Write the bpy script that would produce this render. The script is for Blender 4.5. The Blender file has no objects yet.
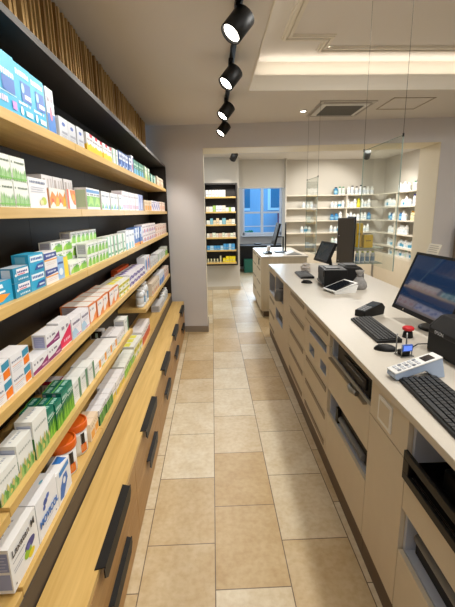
import bpy, bmesh, math, random
from mathutils import Vector, Matrix
random.seed(7)
S = bpy.context.scene
COL = S.collection
PI = math.pi

# ------------------------------------------------------------------ camera
def make_camera():
    cd = bpy.data.cameras.new('camera'); c = bpy.data.objects.new('camera', cd); COL.objects.link(c)
    f, pitch, yaw, roll = 394.64, .22727, .034378, -.017092
    cp, sp, cy, sy = math.cos(pitch), math.sin(pitch), math.cos(yaw), math.sin(yaw)
    fw = Vector((sy*cp, cy*cp, -sp)); r = Vector((cy, -sy, 0)); u = r.cross(fw)
    cr, sr = math.cos(roll), math.sin(roll)
    R = cr*r + sr*u; U = cr*u - sr*r
    m = Matrix((R, U, -fw)).transposed().to_4x4(); m.translation = (0, 0, 1.65)
    c.matrix_world = m
    cd.sensor_fit = 'VERTICAL'; cd.sensor_height = 24; cd.lens = 24*f/607
    cd.clip_start = .02
    S.camera = c
make_camera()

# ------------------------------------------------------------------ world, lights, exposure
def lin(h):
    h = h.lstrip('#'); o = []
    for i in (0, 2, 4):
        v = int(h[i:i+2], 16)/255
        o.append(v/12.92 if v <= .04045 else ((v+.055)/1.055)**2.4)
    return (*o, 1)
W = bpy.data.worlds.new('world'); S.world = W; W.use_nodes = True
bg = W.node_tree.nodes['Background']; bg.inputs[0].default_value = lin('#a9d4f5'); bg.inputs[1].default_value = 2.4
S.view_settings.view_transform = 'Standard'; S.view_settings.look = 'None'
S.view_settings.exposure = 0.0; S.view_settings.gamma = 1
S.view_settings.use_curve_mapping = False

WARM = (1, .95, .86); NEUT = (1, .98, .93)
def area(name, loc, size, power, col=WARM, rot=(0, 0, 0), spread=PI):
    l = bpy.data.lights.new(name, 'AREA'); l.shape = 'RECTANGLE'; l.size, l.size_y = size
    l.energy = power; l.color = col; l.spread = spread
    o = bpy.data.objects.new(name, l); o.location = loc; o.rotation_euler = rot; COL.objects.link(o)
    return o
def spot(name, loc, target, power, angle=60, blend=.6, col=WARM, rad=.03):
    l = bpy.data.lights.new(name, 'SPOT'); l.energy = power; l.color = col
    l.spot_size = math.radians(angle); l.spot_blend = blend; l.shadow_soft_size = rad
    o = bpy.data.objects.new(name, l); o.location = loc; COL.objects.link(o)
    o.rotation_euler = (Vector(target)-Vector(loc)).to_track_quat('-Z', 'Y').to_euler()
    return o
# cove strips hidden in the ceiling tray (aimed up and inward)
area('cove_light_far', (1.9, 4.06, 2.90), (2.9, .05), 3, (1, .9, .76), (PI, 0, 0))
area('cove_light_left', (.28, 1.4, 2.90), (.05, 5.0), 3, (1, .9, .76), (PI, 0, 0))
# sales-room ceiling lamps on the raised ceiling of the tray
for (x, y, p) in [(1.2, 2.6, 24), (1.15, 1.0, 20), (1.15, -.7, 16), (2.6, 2.2, 22), (2.6, .3, 16)]:
    area('tray_lamp', (x, y, 3.01), (.16, .16), p, NEUT)
area('aisle_fill', (0.15, -1.2, 2.70), (1.0, .8), 12, NEUT)  # unseen soft fill added under the ceiling behind the camera
area('aisle_fill', (-.1, 1.2, 2.72), (.3, 1.6), 3, WARM)  # second added fill, out of view above the aisle
# back rooms: soft fill added below the ceiling, no fixtures; then window daylight
area('back_fill', (2.3, 7.2, 2.70), (1.6, .6), 60, NEUT)
area('back_fill', (.3, 7.0, 2.70), (.5, .5), 34, NEUT)
area('window_room_fill', (1.3, 10.3, 2.70), (.5, .5), 10, (.9, .95, 1))
area('window_daylight', (1.45, 11.42, 1.65), (1.1, 1.25), 60, (.70, .86, 1), (-PI/2, 0, 0))
# track spots
SPOTS = [(.16, 2.32), (.16, 3.14), (.16, 4.12), (.16, 4.96), (.16, 1.35), (.16, .45)]
SPDIR = Vector((-.62, -.30, -.80)).normalized()
for (x, y) in SPOTS:
    p = Vector((x, y, 2.60)) + SPDIR*.075
    spot('track_spot_light', p, p+SPDIR, (27 if y > 2 else 19) if y < 4.5 else 62, 104, .35)

# ------------------------------------------------------------------ materials
MATS = {}
def mat(key, col=None, rough=.5, metal=0, emit=None, es=1, noise=0, nscale=20, bump=0, spec=.5, coat=0):
    if key in MATS: return MATS[key]
    m = bpy.data.materials.new(key); m.use_nodes = True; nt = m.node_tree
    b = nt.nodes['Principled BSDF']
    c = lin(col or '#808080')
    b.inputs['Base Color'].default_value = c; b.inputs['Roughness'].default_value = rough
    b.inputs['Metallic'].default_value = metal; b.inputs['Specular IOR Level'].default_value = spec
    b.inputs['Coat Weight'].default_value = coat
    if emit: b.inputs['Emission Color'].default_value = lin(emit); b.inputs['Emission Strength'].default_value = es
    if noise or bump:
        tc = nt.nodes.new('ShaderNodeTexCoord'); n = nt.nodes.new('ShaderNodeTexNoise')
        n.inputs['Scale'].default_value = nscale; n.inputs['Detail'].default_value = 5
        nt.links.new(tc.outputs['Object'], n.inputs['Vector'])
        if noise:
            r = nt.nodes.new('ShaderNodeValToRGB')
            r.color_ramp.elements[0].position = .3; r.color_ramp.elements[1].position = .7
            r.color_ramp.elements[0].color = tuple(v*(1-noise) for v in c[:3])+(1,)
            r.color_ramp.elements[1].color = tuple(min(1, v*(1+noise)) for v in c[:3])+(1,)
            nt.links.new(n.outputs['Fac'], r.inputs[0]); nt.links.new(r.outputs[0], b.inputs['Base Color'])
        if bump:
            bp = nt.nodes.new('ShaderNodeBump'); bp.inputs['Strength'].default_value = bump; bp.inputs['Distance'].default_value = .01
            nt.links.new(n.outputs['Fac'], bp.inputs['Height']); nt.links.new(bp.outputs[0], b.inputs['Normal'])
    MATS[key] = m; return m
def C(h, rough=.42): return mat('paint_'+h.lstrip('#')+('' if rough == .42 else '_%d' % (rough*100)), h, rough)

def wood(key, c0, c1, axis='Y', rough=.45, scale=1.0):
    m = bpy.data.materials.new(key); m.use_nodes = True; nt = m.node_tree; b = nt.nodes['Principled BSDF']
    tc = nt.nodes.new('ShaderNodeTexCoord'); mp = nt.nodes.new('ShaderNodeMapping')
    s = {'X': (1.2, 26, 26), 'Y': (26, 1.2, 26), 'Z': (26, 26, 1.2)}[axis]
    mp.inputs['Scale'].default_value = [v*scale for v in s]
    n = nt.nodes.new('ShaderNodeTexNoise'); n.inputs['Scale'].default_value = 2.2; n.inputs['Detail'].default_value = 8; n.inputs['Distortion'].default_value = .5
    n2 = nt.nodes.new('ShaderNodeTexNoise'); n2.inputs['Scale'].default_value = .35; n2.inputs['Detail'].default_value = 2
    mx = nt.nodes.new('ShaderNodeMath'); mx.operation = 'ADD'; ml = nt.nodes.new('ShaderNodeMath'); ml.operation = 'MULTIPLY'; ml.inputs[1].default_value = .5
    r = nt.nodes.new('ShaderNodeValToRGB')
    r.color_ramp.elements[0].position = .36; r.color_ramp.elements[0].color = lin(c0)
    r.color_ramp.elements[1].position = .66; r.color_ramp.elements[1].color = lin(c1)
    L = nt.links.new
    L(tc.outputs['Object'], mp.inputs[0]); L(mp.outputs[0], n.inputs['Vector']); L(mp.outputs[0], n2.inputs['Vector'])
    L(n.outputs['Fac'], mx.inputs[0]); L(n2.outputs['Fac'], mx.inputs[1]); L(mx.outputs[0], ml.inputs[0]); L(ml.outputs[0], r.inputs[0])
    L(r.outputs[0], b.inputs['Base Color']); b.inputs['Roughness'].default_value = rough
    MATS[key] = m; return m
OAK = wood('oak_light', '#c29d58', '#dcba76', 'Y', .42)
OAK_SHADED = wood('oak_front_shaded', '#9d7443', '#b58d56', 'Y', .5)  # darker oak copy: shade on the upright fronts is put into the colour
SLAT = wood('slat_wood', '#b8935a', '#d2ae74', 'Z', .5)
SLATD = wood('slat_wood_dark', '#94703f', '#b48d54', 'Z', .5)
LAMX = wood('cream_laminate', '#c9bda6', '#d6cbb5', 'Z', .5, .5)
WORKTOP = mat('worktop', '#c8c0b3', .35, noise=.02, nscale=60)
CREAM = mat('cream_front', '#d3c8b4', .5, noise=.015, nscale=14)
CREAMD = mat('cream_edge', '#b3a58e', .5)
PLINTH = mat('plinth_brown', '#5d4c3c', .5)
TAUPE = mat('taupe_handle', '#8b7d68', .45)
DARK = mat('anthracite_board', '#1e1813', .55, noise=.06, nscale=30)
DARKP = mat('dark_plinth', '#4a4038', .5)
BLACK = mat('black_plastic', '#060607', .5, spec=.35)
BLACK2 = mat('black_satin', '#0c0c0e', .5, spec=.35)
BLACKM = mat('black_metal', '#050506', .45)
GREYP = mat('grey_plastic', '#77797c', .45)
WHITEP = mat('white_plastic', '#e6e6e4', .35)
BLUEW = mat('pale_blue_plastic', '#a9bbd6', .4)
WALL = mat('wall_paint', '#d2cfd0', .85, noise=.012, nscale=3)
CEIL = mat('ceiling_paint', '#dcd7d2', .9)
CEILW = mat('ceiling_white', '#e2dcd0', .85)
LINING = mat('lining_cream', '#e6ddc8', .7)
BACKW = mat('back_wall_paint', '#cfc9be', .85)
STEEL = mat('steel', '#9a9a98', .3, 1)
INNER = mat('niche_inner', '#b8c0d2', .5)
SMOKE = mat('smoked_panel', '#4d4842', .25)

def glass(key, tint='#ffffff', gl=.10):
    m = bpy.data.materials.new(key); m.use_nodes = True; nt = m.node_tree
    for n in list(nt.nodes):
        if n.type == 'BSDF_PRINCIPLED': nt.nodes.remove(n)
    out = [n for n in nt.nodes if n.type == 'OUTPUT_MATERIAL'][0]
    t = nt.nodes.new('ShaderNodeBsdfTransparent'); t.inputs[0].default_value = lin(tint)
    g = nt.nodes.new('ShaderNodeBsdfGlossy'); g.inputs['Roughness'].default_value = .02
    f = nt.nodes.new('ShaderNodeFresnel'); f.inputs[0].default_value = 1.45
    mx = nt.nodes.new('ShaderNodeMixShader')
    ge = nt.nodes.new('ShaderNodeNewGeometry'); iv = nt.nodes.new('ShaderNodeMath'); iv.operation = 'SUBTRACT'; iv.inputs[0].default_value = 1; nt.links.new(ge.outputs['Backfacing'], iv.inputs[1])
    mu = nt.nodes.new('ShaderNodeMath'); mu.operation = 'MULTIPLY'; nt.links.new(f.outputs[0], mu.inputs[0]); nt.links.new(iv.outputs[0], mu.inputs[1])
    nt.links.new(mu.outputs[0], mx.inputs[0]); nt.links.new(t.outputs[0], mx.inputs[1]); nt.links.new(g.outputs[0], mx.inputs[2])
    nt.links.new(mx.outputs[0], out.inputs[0]); MATS[key] = m; return m
GLASS = glass('clear_glass', '#f7faf8'); GLASSE = mat('glass_edge', '#93a59d', .2)
WGLASS = glass('window_glass', '#e8f4ff')

def floor_mat():
    m = bpy.data.materials.new('sandstone_tiles'); m.use_nodes = True; nt = m.node_tree; b = nt.nodes['Principled BSDF']; L = nt.links.new
    tc = nt.nodes.new('ShaderNodeTexCoord'); sx = nt.nodes.new('ShaderNodeSeparateXYZ'); cb = nt.nodes.new('ShaderNodeCombineXYZ')
    w, l = .3435, .51525
    a1 = nt.nodes.new('ShaderNodeMath'); a1.inputs[1].default_value = -(1.437-.5*l) + 40*l
    a2 = nt.nodes.new('ShaderNodeMath'); a2.inputs[1].default_value = .0258 + 40*w
    L(tc.outputs['Object'], sx.inputs[0]); L(sx.outputs['Y'], a1.inputs[0]); L(sx.outputs['X'], a2.inputs[0])
    L(a1.outputs[0], cb.inputs['X']); L(a2.outputs[0], cb.inputs['Y'])
    br = nt.nodes.new('ShaderNodeTexBrick'); br.offset = .5; br.offset_frequency = 2; br.squash = 1
    br.inputs['Scale'].default_value = 1; br.inputs['Brick Width'].default_value = l; br.inputs['Row Height'].default_value = w
    br.inputs['Mortar Size'].default_value = .0028; br.inputs['Mortar Smooth'].default_value = .2; br.inputs['Bias'].default_value = 0
    br.inputs['Color1'].default_value = lin('#dcd2bc'); br.inputs['Color2'].default_value = lin('#c0a679'); br.inputs['Mortar'].default_value = lin('#6f5f4b')
    L(cb.outputs[0], br.inputs['Vector'])
    n = nt.nodes.new('ShaderNodeTexNoise'); n.inputs['Scale'].default_value = 5.5; n.inputs['Detail'].default_value = 7; n.inputs['Roughness'].default_value = .65
    L(tc.outputs['Object'], n.inputs['Vector'])
    r = nt.nodes.new('ShaderNodeValToRGB'); r.color_ramp.elements[0].position = .36; r.color_ramp.elements[1].position = .66
    r.color_ramp.elements[0].color = lin('#efe7d8'); r.color_ramp.elements[1].color = (1, 1, 1, 1)
    L(n.outputs['Fac'], r.inputs[0])
    n2 = nt.nodes.new('ShaderNodeTexNoise'); n2.inputs['Scale'].default_value = 34; n2.inputs['Detail'].default_value = 4
    L(tc.outputs['Object'], n2.inputs['Vector'])
    r2 = nt.nodes.new('ShaderNodeValToRGB'); r2.color_ramp.elements[0].position = .3; r2.color_ramp.elements[1].position = .6
    r2.color_ramp.elements[0].color = lin('#f1ece4'); r2.color_ramp.elements[1].color = (1, 1, 1, 1); L(n2.outputs['Fac'], r2.inputs[0])
    m1 = nt.nodes.new('ShaderNodeMixRGB'); m1.blend_type = 'MULTIPLY'; m1.inputs[0].default_value = 1
    m2 = nt.nodes.new('ShaderNodeMixRGB'); m2.blend_type = 'MULTIPLY'; m2.inputs[0].default_value = 1
    L(br.outputs['Color'], m1.inputs[1]); L(r.outputs[0], m1.inputs[2]); L(m1.outputs[0], m2.inputs[1]); L(r2.outputs[0], m2.inputs[2])
    L(m2.outputs[0], b.inputs['Base Color']); b.inputs['Roughness'].default_value = .42
    bp = nt.nodes.new('ShaderNodeBump'); bp.inputs['Strength'].default_value = .25; bp.inputs['Distance'].default_value = .004
    L(n.outputs['Fac'], bp.inputs['Height']); L(bp.outputs[0], b.inputs['Normal'])
    return m

# ------------------------------------------------------------------ mesh helpers
class MB:
    def __init__(s): s.v = []; s.f = []; s.m = []; s.mats = []; s.sm = []
    def mi(s, m):
        if m not in s.mats: s.mats.append(m)
        return s.mats.index(m)
    def poly(s, pts, m, smooth=False):
        n = len(s.v); s.v += [tuple(p) for p in pts]; s.f.append(tuple(range(n, n+len(pts)))); s.m.append(s.mi(m)); s.sm.append(smooth)
    def box(s, a, b, m, M=None):
        (x0, y0, z0), (x1, y1, z1) = a, b
        if x0 > x1: x0, x1 = x1, x0
        if y0 > y1: y0, y1 = y1, y0
        if z0 > z1: z0, z1 = z1, z0
        P = [(x0,y0,z0),(x1,y0,z0),(x1,y1,z0),(x0,y1,z0),(x0,y0,z1),(x1,y0,z1),(x1,y1,z1),(x0,y1,z1)]
        if M is not None: P = [tuple(M @ Vector(p)) for p in P]
        n = len(s.v); s.v += P; k = s.mi(m)
        for q in ((0,3,2,1),(4,5,6,7),(0,1,5,4),(1,2,6,5),(2,3,7,6),(3,0,4,7)):
            s.f.append(tuple(n+i for i in q)); s.m.append(k); s.sm.append(False)
        return s
    def prism(s, pts, lo, hi, m, axis='Z', M=None):
        def P(p, t):
            q = {'Z': (p[0], p[1], t), 'Y': (p[0], t, p[1]), 'X': (t, p[0], p[1])}[axis]
            return tuple(M @ Vector(q)) if M is not None else q
        n = len(s.v); N = len(pts); s.v += [P(p, lo) for p in pts] + [P(p, hi) for p in pts]; k = s.mi(m)
        s.f += [tuple(n+i for i in reversed(range(N))), tuple(n+N+i for i in range(N))]; s.m += [k, k]; s.sm += [False, False]
        for i in range(N):
            j = (i+1) % N; s.f.append((n+i, n+j, n+N+j, n+N+i)); s.m.append(k); s.sm.append(False)
        return s
    def lathe(s, prof, m, c=(0,0,0), seg=16, M=None, ms=None):
        n = len(s.v)
        for (r, z) in prof:
            for i in range(seg):
                a = 2*PI*i/seg; p = Vector((c[0]+r*math.cos(a), c[1]+r*math.sin(a), c[2]+z))
                if M is not None: p = M @ p
                s.v.append(tuple(p))
        for k in range(len(prof)-1):
            mm = s.mi(ms[k] if ms else m)
            for i in range(seg):
                j = (i+1) % seg; s.f.append((n+k*seg+i, n+k*seg+j, n+(k+1)*seg+j, n+(k+1)*seg+i)); s.m.append(mm); s.sm.append(True)
        s.f.append(tuple(n+i for i in reversed(range(seg)))); s.m.append(s.mi(ms[0] if ms else m)); s.sm.append(False)
        q = n+(len(prof)-1)*seg; s.f.append(tuple(q+i for i in range(seg))); s.m.append(s.mi(ms[-1] if ms else m)); s.sm.append(False)
        return s
    def tube(s, pts, r, m, seg=8):
        pts = [Vector(p) for p in pts]; n = len(s.v); k = s.mi(m)
        for i, p in enumerate(pts):
            t = (pts[min(i+1, len(pts)-1)]-pts[max(i-1, 0)]).normalized()
            a = t.cross(Vector((0, 0, 1)));
            if a.length < 1e-3: a = t.cross(Vector((1, 0, 0)))
            a.normalize(); b = t.cross(a)
            rr = r[i] if isinstance(r, (list, tuple)) else r
            for j in range(seg):
                q = 2*PI*j/seg; s.v.append(tuple(p + rr*(math.cos(q)*a + math.sin(q)*b)))
        for i in range(len(pts)-1):
            for j in range(seg):
                l = (j+1) % seg; s.f.append((n+i*seg+j, n+i*seg+l, n+(i+1)*seg+l, n+(i+1)*seg+j)); s.m.append(k); s.sm.append(True)
        s.f.append(tuple(n+j for j in reversed(range(seg)))); s.f.append(tuple(n+(len(pts)-1)*seg+j for j in range(seg))); s.m += [k, k]; s.sm += [False, False]
        return s
    def mesh(s, name):
        me = bpy.data.meshes.new(name); me.from_pydata(s.v, [], s.f)
        for m in s.mats: me.materials.append(m)
        for i, p in enumerate(me.polygons): p.material_index = s.m[i]; p.use_smooth = s.sm[i]
        bm = bmesh.new(); bm.from_mesh(me); bmesh.ops.recalc_face_normals(bm, faces=bm.faces) if not getattr(s, 'keep', False) else None
        bm.to_mesh(me); bm.free(); me.update()
        return me
    def build(s, name, parent=None, bevel=0, loc=None):
        o = bpy.data.objects.new(name, s.mesh(name)); COL.objects.link(o)
        if parent: o.parent = parent
        if loc: o.location = loc
        if bevel:
            b = o.modifiers.new('bevel', 'BEVEL'); b.width = bevel; b.segments = 2; b.limit_method = 'ANGLE'
        return o
def tag(o, label=None, cat=None, group=None, kind=None):
    if label: o['label'] = label
    if cat: o['category'] = cat
    if group: o['group'] = group
    if kind: o['kind'] = kind
    return o
def thing(name, label, cat, loc=(0,0,0), rz=0, group=None):
    o = bpy.data.objects.new(name, None); COL.objects.link(o); o.location = loc; o.rotation_euler = (0, 0, rz); o.empty_display_size = .05
    return tag(o, label, cat, group)
def struct(name, mb, **k): return tag(mb.build(name, **k), kind='structure')
def bx(a, b, m): return MB().box(a, b, m)
ORD = ['first', 'second', 'third', 'fourth', 'fifth', 'sixth', 'seventh', 'eighth', 'ninth', 'tenth', 'eleventh', 'twelfth']
def rotm(o, rx=0, ry=0, rz=0):
    from mathutils import Euler
    return Matrix.Translation(o) @ Euler((rx, ry, rz)).to_matrix().to_4x4()
def text_mesh(txt, size, m, extrude=.0003, bold=0):
    c = bpy.data.curves.new('lettering', 'FONT'); c.body = txt; c.size = size; c.extrude = extrude; c.offset = bold
    c.align_x = 'CENTER'; c.align_y = 'CENTER'
    o = bpy.data.objects.new('t', c); COL.objects.link(o); bpy.context.view_layer.update()
    me = bpy.data.meshes.new_from_object(o.evaluated_get(bpy.context.evaluated_depsgraph_get()))
    bpy.data.objects.remove(o); bpy.data.curves.remove(c); me.materials.clear(); me.materials.append(m); return me

# ------------------------------------------------------------------ room shell
struct('floor', bx((-1.7, -3, -.05), (4.6, 12.2, 0), floor_mat()))
def wy(x): return 5.38-.09*x       # front face of the wall with the wide opening
b = MB()
TX0, TX1, TY0, TY1 = .355, 3.7, -1.2, 3.98
b.box((-1.1, -3, 2.74), (TX0, 6, 2.80), CEIL); b.box((TX1, -3, 2.74), (4.6, 6, 2.80), CEIL)
b.box((TX0, -3, 2.74), (TX1, TY0, 2.80), CEIL); b.box((TX0, TY1, 2.74), (TX1, 6, 2.80), CEIL)
b.box((-1.7, 6, 2.74), (4.6, 12.2, 2.80), CEIL)
struct('ceiling', b)
# tray: fascia lip, cove channel, raised ceiling
b = MB()
b.box((TX0, TY0, 2.735), (TX0+.012, TY1-.012, 2.866), CEILW); b.box((TX0, TY1-.012, 2.735), (TX1, TY1, 2.866), CEILW)
b.box((TX0, TY0-.012, 2.735), (TX1, TY0, 2.866), CEILW); b.box((TX1, TY0, 2.735), (TX1+.012, TY1, 2.866), CEILW)
for (a, c) in (((TX0-.16, TY0-.16, 2.801), (TX0-.001, TY1+.16, 2.83)), ((TX0-.001, TY1+.001, 2.801), (TX1+.16, TY1+.16, 2.83))): b.box(a, c, CEILW)
b.box((TX0-.18, TY0-.2, 2.80), (TX0-.16, TY1+.18, 3.05), CEILW); b.box((TX0-.16, TY1+.16, 2.80), (TX1+.2, TY1+.18, 3.05), CEILW)
b.box((TX1+.16, TY0-.2, 2.80), (TX1+.18, TY1+.16, 3.05), CEILW); b.box((TX0-.16, TY0-.2, 2.80), (TX1+.16, TY0-.18, 3.05), CEILW)
b.box((TX0-.18, TY0-.2, 3.03), (TX1+.2, TY1+.18, 3.08), CEIL)
struct('trim_1', b)
# moulding on the raised ceiling: notched frame
def moulding(path, z, w, m):
    b = MB(); n = len(path); nr = []
    for i in range(n):
        (x0, y0), (x1, y1) = path[i], path[(i+1) % n]; L = math.hypot(x1-x0, y1-y0); nr.append(((y1-y0)/L, -(x1-x0)/L))
    off = lambda d: [(path[i][0]+d*(nr[i-1][0]+nr[i][0]), path[i][1]+d*(nr[i-1][1]+nr[i][1])) for i in range(n)]
    for d0, d1, h in ((0, w, .010), (.012, w*.42, .026), (w*.6, w*.9, .018)):
        A, B = off(d0), off(d1)
        for i in range(n):
            j = (i+1) % n; b.prism([A[i], A[j], B[j], B[i]], z-h, z, m)
    return b
MP = [(.60, -.9), (.60, 3.62), (.95, 3.62), (.95, 3.86), (2.45, 3.86), (2.45, 3.62), (3.3, 3.62), (3.3, -.9)]
struct('trim_2', moulding(MP, 3.03, .085, CEILW))
# far wall with wide opening
b = MB(); th = .5
def wallseg(b, x0, x1, z0, z1, m, t=th): b.prism([(x0, wy(x0)), (x1, wy(x1)), (x1, wy(x1)+t), (x0, wy(x0)+t)], z0, z1, m)
wallseg(b, -1.1, -.1, 0, 2.74, WALL); wallseg(b, 2.87, 4.6, 0, 2.74, WALL); wallseg(b, -.1, 2.87, 2.46, 2.74, WALL)
struct('wall_far', b)
b = MB()
wallseg(b, -.104, -.098, 0.09, 2.46, LINING); 
b.prism([(2.862, wy(2.862)), (2.868, wy(2.868)), (2.868, wy(2.868)+th), (2.862, wy(2.862)+th)], 0, 2.455, LINING)
b.prism([(-.098, wy(-.098)), (2.862, wy(2.862)), (2.862, wy(2.862)+th), (-.098, wy(-.098)+th)], 2.452, 2.458, LINING)
struct('trim_3', b)
b = MB(); BASEM = mat('baseboard_stone', '#8d8275', .6)
b.prism([(-.42, wy(-.42)-.012), (-.088, wy(-.088)-.012), (-.088, wy(-.088)+.5), (-.1, wy(-.1)+.5), (-.1, wy(-.1)), (-.42, wy(-.42))], 0, .085, BASEM)
struct('baseboard_far', b)
struct('wall_left', bx((-1.0, -3, 0), (-.86, 5.4, 2.74), WALL))
struct('wall_right', bx((4.5, -3, 0), (4.6, 12.2, 2.74), WALL))
struct('wall_near', bx((-1.0, -3.1, 0), (4.6, -3, 2.74), WALL))
struct('wall_back_left', bx((-1.7, 5.9, 0), (-1.6, 12.2, 2.74), BACKW))
struct('wall_niche', bx((-1.6, 8.5, 0), (.575, 8.75, 2.74), BACKW))
struct('baseboard_niche', bx((-1.6, 8.485, 0), (.585, 8.5, .07), mat('baseboard_cream', '#b9ad98', .6)))
struct('wall_lintel', bx((.575, 8.9, 2.16), (1.62, 9.15, 2.74), BACKW))
struct('wall_back', MB().box((1.62, 9.06, 0), (4.5, 9.2, 2.74), BACKW).box((1.60, 8.8, 0), (1.625, 9.2, 2.74), BACKW))
# window wall
b = MB(); WX0, WX1, WZ0, WZ1 = .88, 2.02, .98, 2.36
b.box((-1.6, 11.6, 0), (WX0, 11.85, 2.74), WALL); b.box((WX1, 11.6, 0), (4.5, 11.85, 2.74), WALL)
b.box((WX0, 11.6, 0), (WX1, 11.85, WZ0), WALL); b.box((WX0, 11.6, WZ1), (WX1, 11.85, 2.74), WALL)
struct('wall_window', b)
WF = mat('window_frame_white', '#dfe6f2', .4)
wt = bpy.data.objects.new('window_1', None); COL.objects.link(wt); tag(wt, kind='structure')
b = MB()
for (a, c) in (((WX0, 11.7, WZ0), (WX0+.06, 11.78, WZ1)), ((WX1-.06, 11.7, WZ0), (WX1, 11.78, WZ1)), ((WX0, 11.7, WZ0), (WX1, 11.78, WZ0+.08)), ((WX0, 11.7, WZ1-.07), (WX1, 11.78, WZ1)),
               ((1.41, 11.69, WZ0), (1.49, 11.79, WZ1)), ((WX0, 11.72, 1.60), (WX1, 11.77, 1.65)), ((WX0, 11.72, 1.22), (WX1, 11.77, 1.245))): b.box(a, c, WF)
b.build('window_frame', wt, .004)
bx((WX0+.06, 11.735, WZ0+.08), (1.41, 11.741, WZ1-.07), WGLASS).build('pane', wt)
bx((1.49, 11.735, WZ0+.08), (WX1-.06, 11.741, WZ1-.07), WGLASS).build('pane', wt)
bx((WX0-.03, 11.5, WZ0-.03), (WX1+.03, 11.62, WZ0), WF).build('window_sill', wt, .004)
# street outside the window
t = thing('house', 'pale blue house facade seen through the far window', 'house', (1.2, 16, 0))
fb = bx((-4, 0, -.5), (5, .3, 5), mat('facade', '#9fc4dc', .8)).build('wall', t)
for x in (-1.5, -.2, 1.0, 2.2):
    o = bx((x, -.04, 1.7), (x+.5, 0, 3.1), C('#e6fbff')).build('window_casing', t)
    bx((x+.12, -.06, 1.8), (x+.5, -.04, 3.0), C('#3a7f9f', .15)).build('pane', o)
bx((1.4, -.5, .5), (2.9, 0, 1.6), C('#9b3040', .6)).build('shop_awning', t)
b = MB()
rr = random.Random(3)
for i in range(60):
    x = rr.uniform(-.7, .45); y = rr.uniform(-.25, .25); z = rr.uniform(0, .35)
    b.lathe([(0.001, 0), (.07, .05), (.06, .12), (.001, .16)], C('#2f7d5b', .7), (x, y, z), 6)
tag(b.build('hedge', None, loc=(1.0, 14.6, .495)), 'low green hedge outside the far window', 'hedge')
tag(bx((-6, 12.2, .4), (9, 18, .5), mat('asphalt', '#8f9aa2', .9)).build('pavement'), kind='structure')

# ------------------------------------------------------------------ ceiling fittings
b = MB()
Rb = .062
t = thing('light_track', 'long black ceiling track carrying the black spotlights', 'track', (.17, 0, 2.74))
bx((-.017, -.4, -.032), (.017, 5.2, -.001), BLACKM).build('rail', t)
bx((-.02, 5.2, -.035), (.02, 5.23, -.001), BLACK).build('end_cap', t)
LENS = mat('lamp_lens', '#ffffff', .3, emit='#fff6e6', es=14)
def spotlight(loc, d, label, group, ztop):
    t = thing('ceiling_spotlight', label, 'spotlight', (loc[0], loc[1], ztop), 0, group)
    q = d.to_track_quat('-Z', 'Y').to_matrix().to_4x4(); M = Matrix.Translation((0, 0, loc[2]-ztop)) @ q
    r = .06; h = .07
    MB().lathe([(r*.8, h), (r, h-.008), (r, -h), (r*.93, -h-.004), (r*.86, -h), (r*.82, -h+.035)], BLACK, seg=28, M=M).build('housing', t)
    MB().lathe([(r*.8, -h+.012), (r*.8, -h+.016)], LENS, seg=24, M=M).build('lens', t)
    MB().tube([(0, 0, 0), (0, 0, loc[2]-ztop+.03)], .010, BLACKM).box((-.016, -.05, -.022), (.016, .05, 0), BLACK).build('bracket', t)
names = ['nearest', 'second nearest', 'third nearest', 'farthest']
for i, (x, y) in enumerate(SPOTS[:4]):
    spotlight((x, y, 2.60), SPDIR, 'black cylinder spotlight on the ceiling track, %s of the four' % names[i], 'spotlights on the ceiling track', 2.708)
spotlight((.42, 7.53, 2.63), Vector((-.3, .6, -.6)).normalized(), 'black spotlight hanging above the dark niche shelf', 'back room spotlights', 2.74)
spotlight((2.84, 7.49, 2.63), Vector((.1, .6, -.6)).normalized(), 'black spotlight hanging before the cream back shelving', 'back room spotlights', 2.74)
spot('back_spot_light', (.36, 7.65, 2.55), (.2, 8.5, 1.6), 30, 70, .5)
spot('back_spot_light', (2.75, 7.6, 2.55), (2.5, 9.0, 1.6), 55, 85, .5)
spot('back_spot_light', (3.0, 7.4, 2.55), (3.8, 8.2, 1.4), 40, 85, .5)
def downlight(x, y, z, label):
    t = thing('downlight', label, 'downlight', (x, y, z), 0)
    MB().lathe([(.05, -.001), (.05, -.006), (.034, -.008), (.032, -.002)], WHITEP, seg=20).build('ring', t)
    MB().lathe([(.03, -.0035), (.03, -.001)], LENS, seg=20).build('lens', t)
downlight(1.04, 3.80, 3.03, 'small round lit downlight on the raised ceiling beside the moulding')
downlight(1.05, 4.755, 2.74, 'tiny round lit downlight beside the square air vent')
# air conditioner cassette
t = thing('air_conditioner', 'white square ceiling air conditioner cassette with grey grille', 'air conditioner', (1.425, 4.66, 2.74), 0)
GRIL = mat('grille_grey', '#8b8a86', .6)
bx((-.285, -.33, -.012), (.30, .33, -.001), C('#c2bcb6')).build('frame', t, .003)
b = MB(); b.box((-.25, -.25, -.02), (.25, .25, -.012), WHITEP); b.build('panel', t, .004)
b = MB(); b.box((-.2, -.2, -.024), (.2, .2, -.020), GRIL)
for i in range(13): y = -.19+i*.0315; b.box((-.2, y, -.028), (.2, y+.012, -.024), C('#6d6c69'))
b.build('grille', t)
for s in (-1, 1):
    bx((-.25, s*.29-.018, -.0135), (.25, s*.29+.018, -.012), C('#8f8983')).build('air_slot', t)
    bx((s*.268-.012, -.25, -.0135), (s*.268+.012, .25, -.012), C('#8f8983')).build('air_slot', t)
t = MB()
for (a, c) in (((1.85, 4.24, 2.734), (2.28, 4.25, 2.74)), ((1.85, 4.69, 2.734), (2.28, 4.70, 2.74)), ((1.85, 4.24, 2.734), (1.86, 4.70, 2.74)), ((2.27, 4.24, 2.734), (2.28, 4.70, 2.74))): t.box(a, c, C('#a89d8c'))
tag(t.build('access_hatch'), 'square flush ceiling hatch right of the air conditioner', 'hatch')

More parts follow.
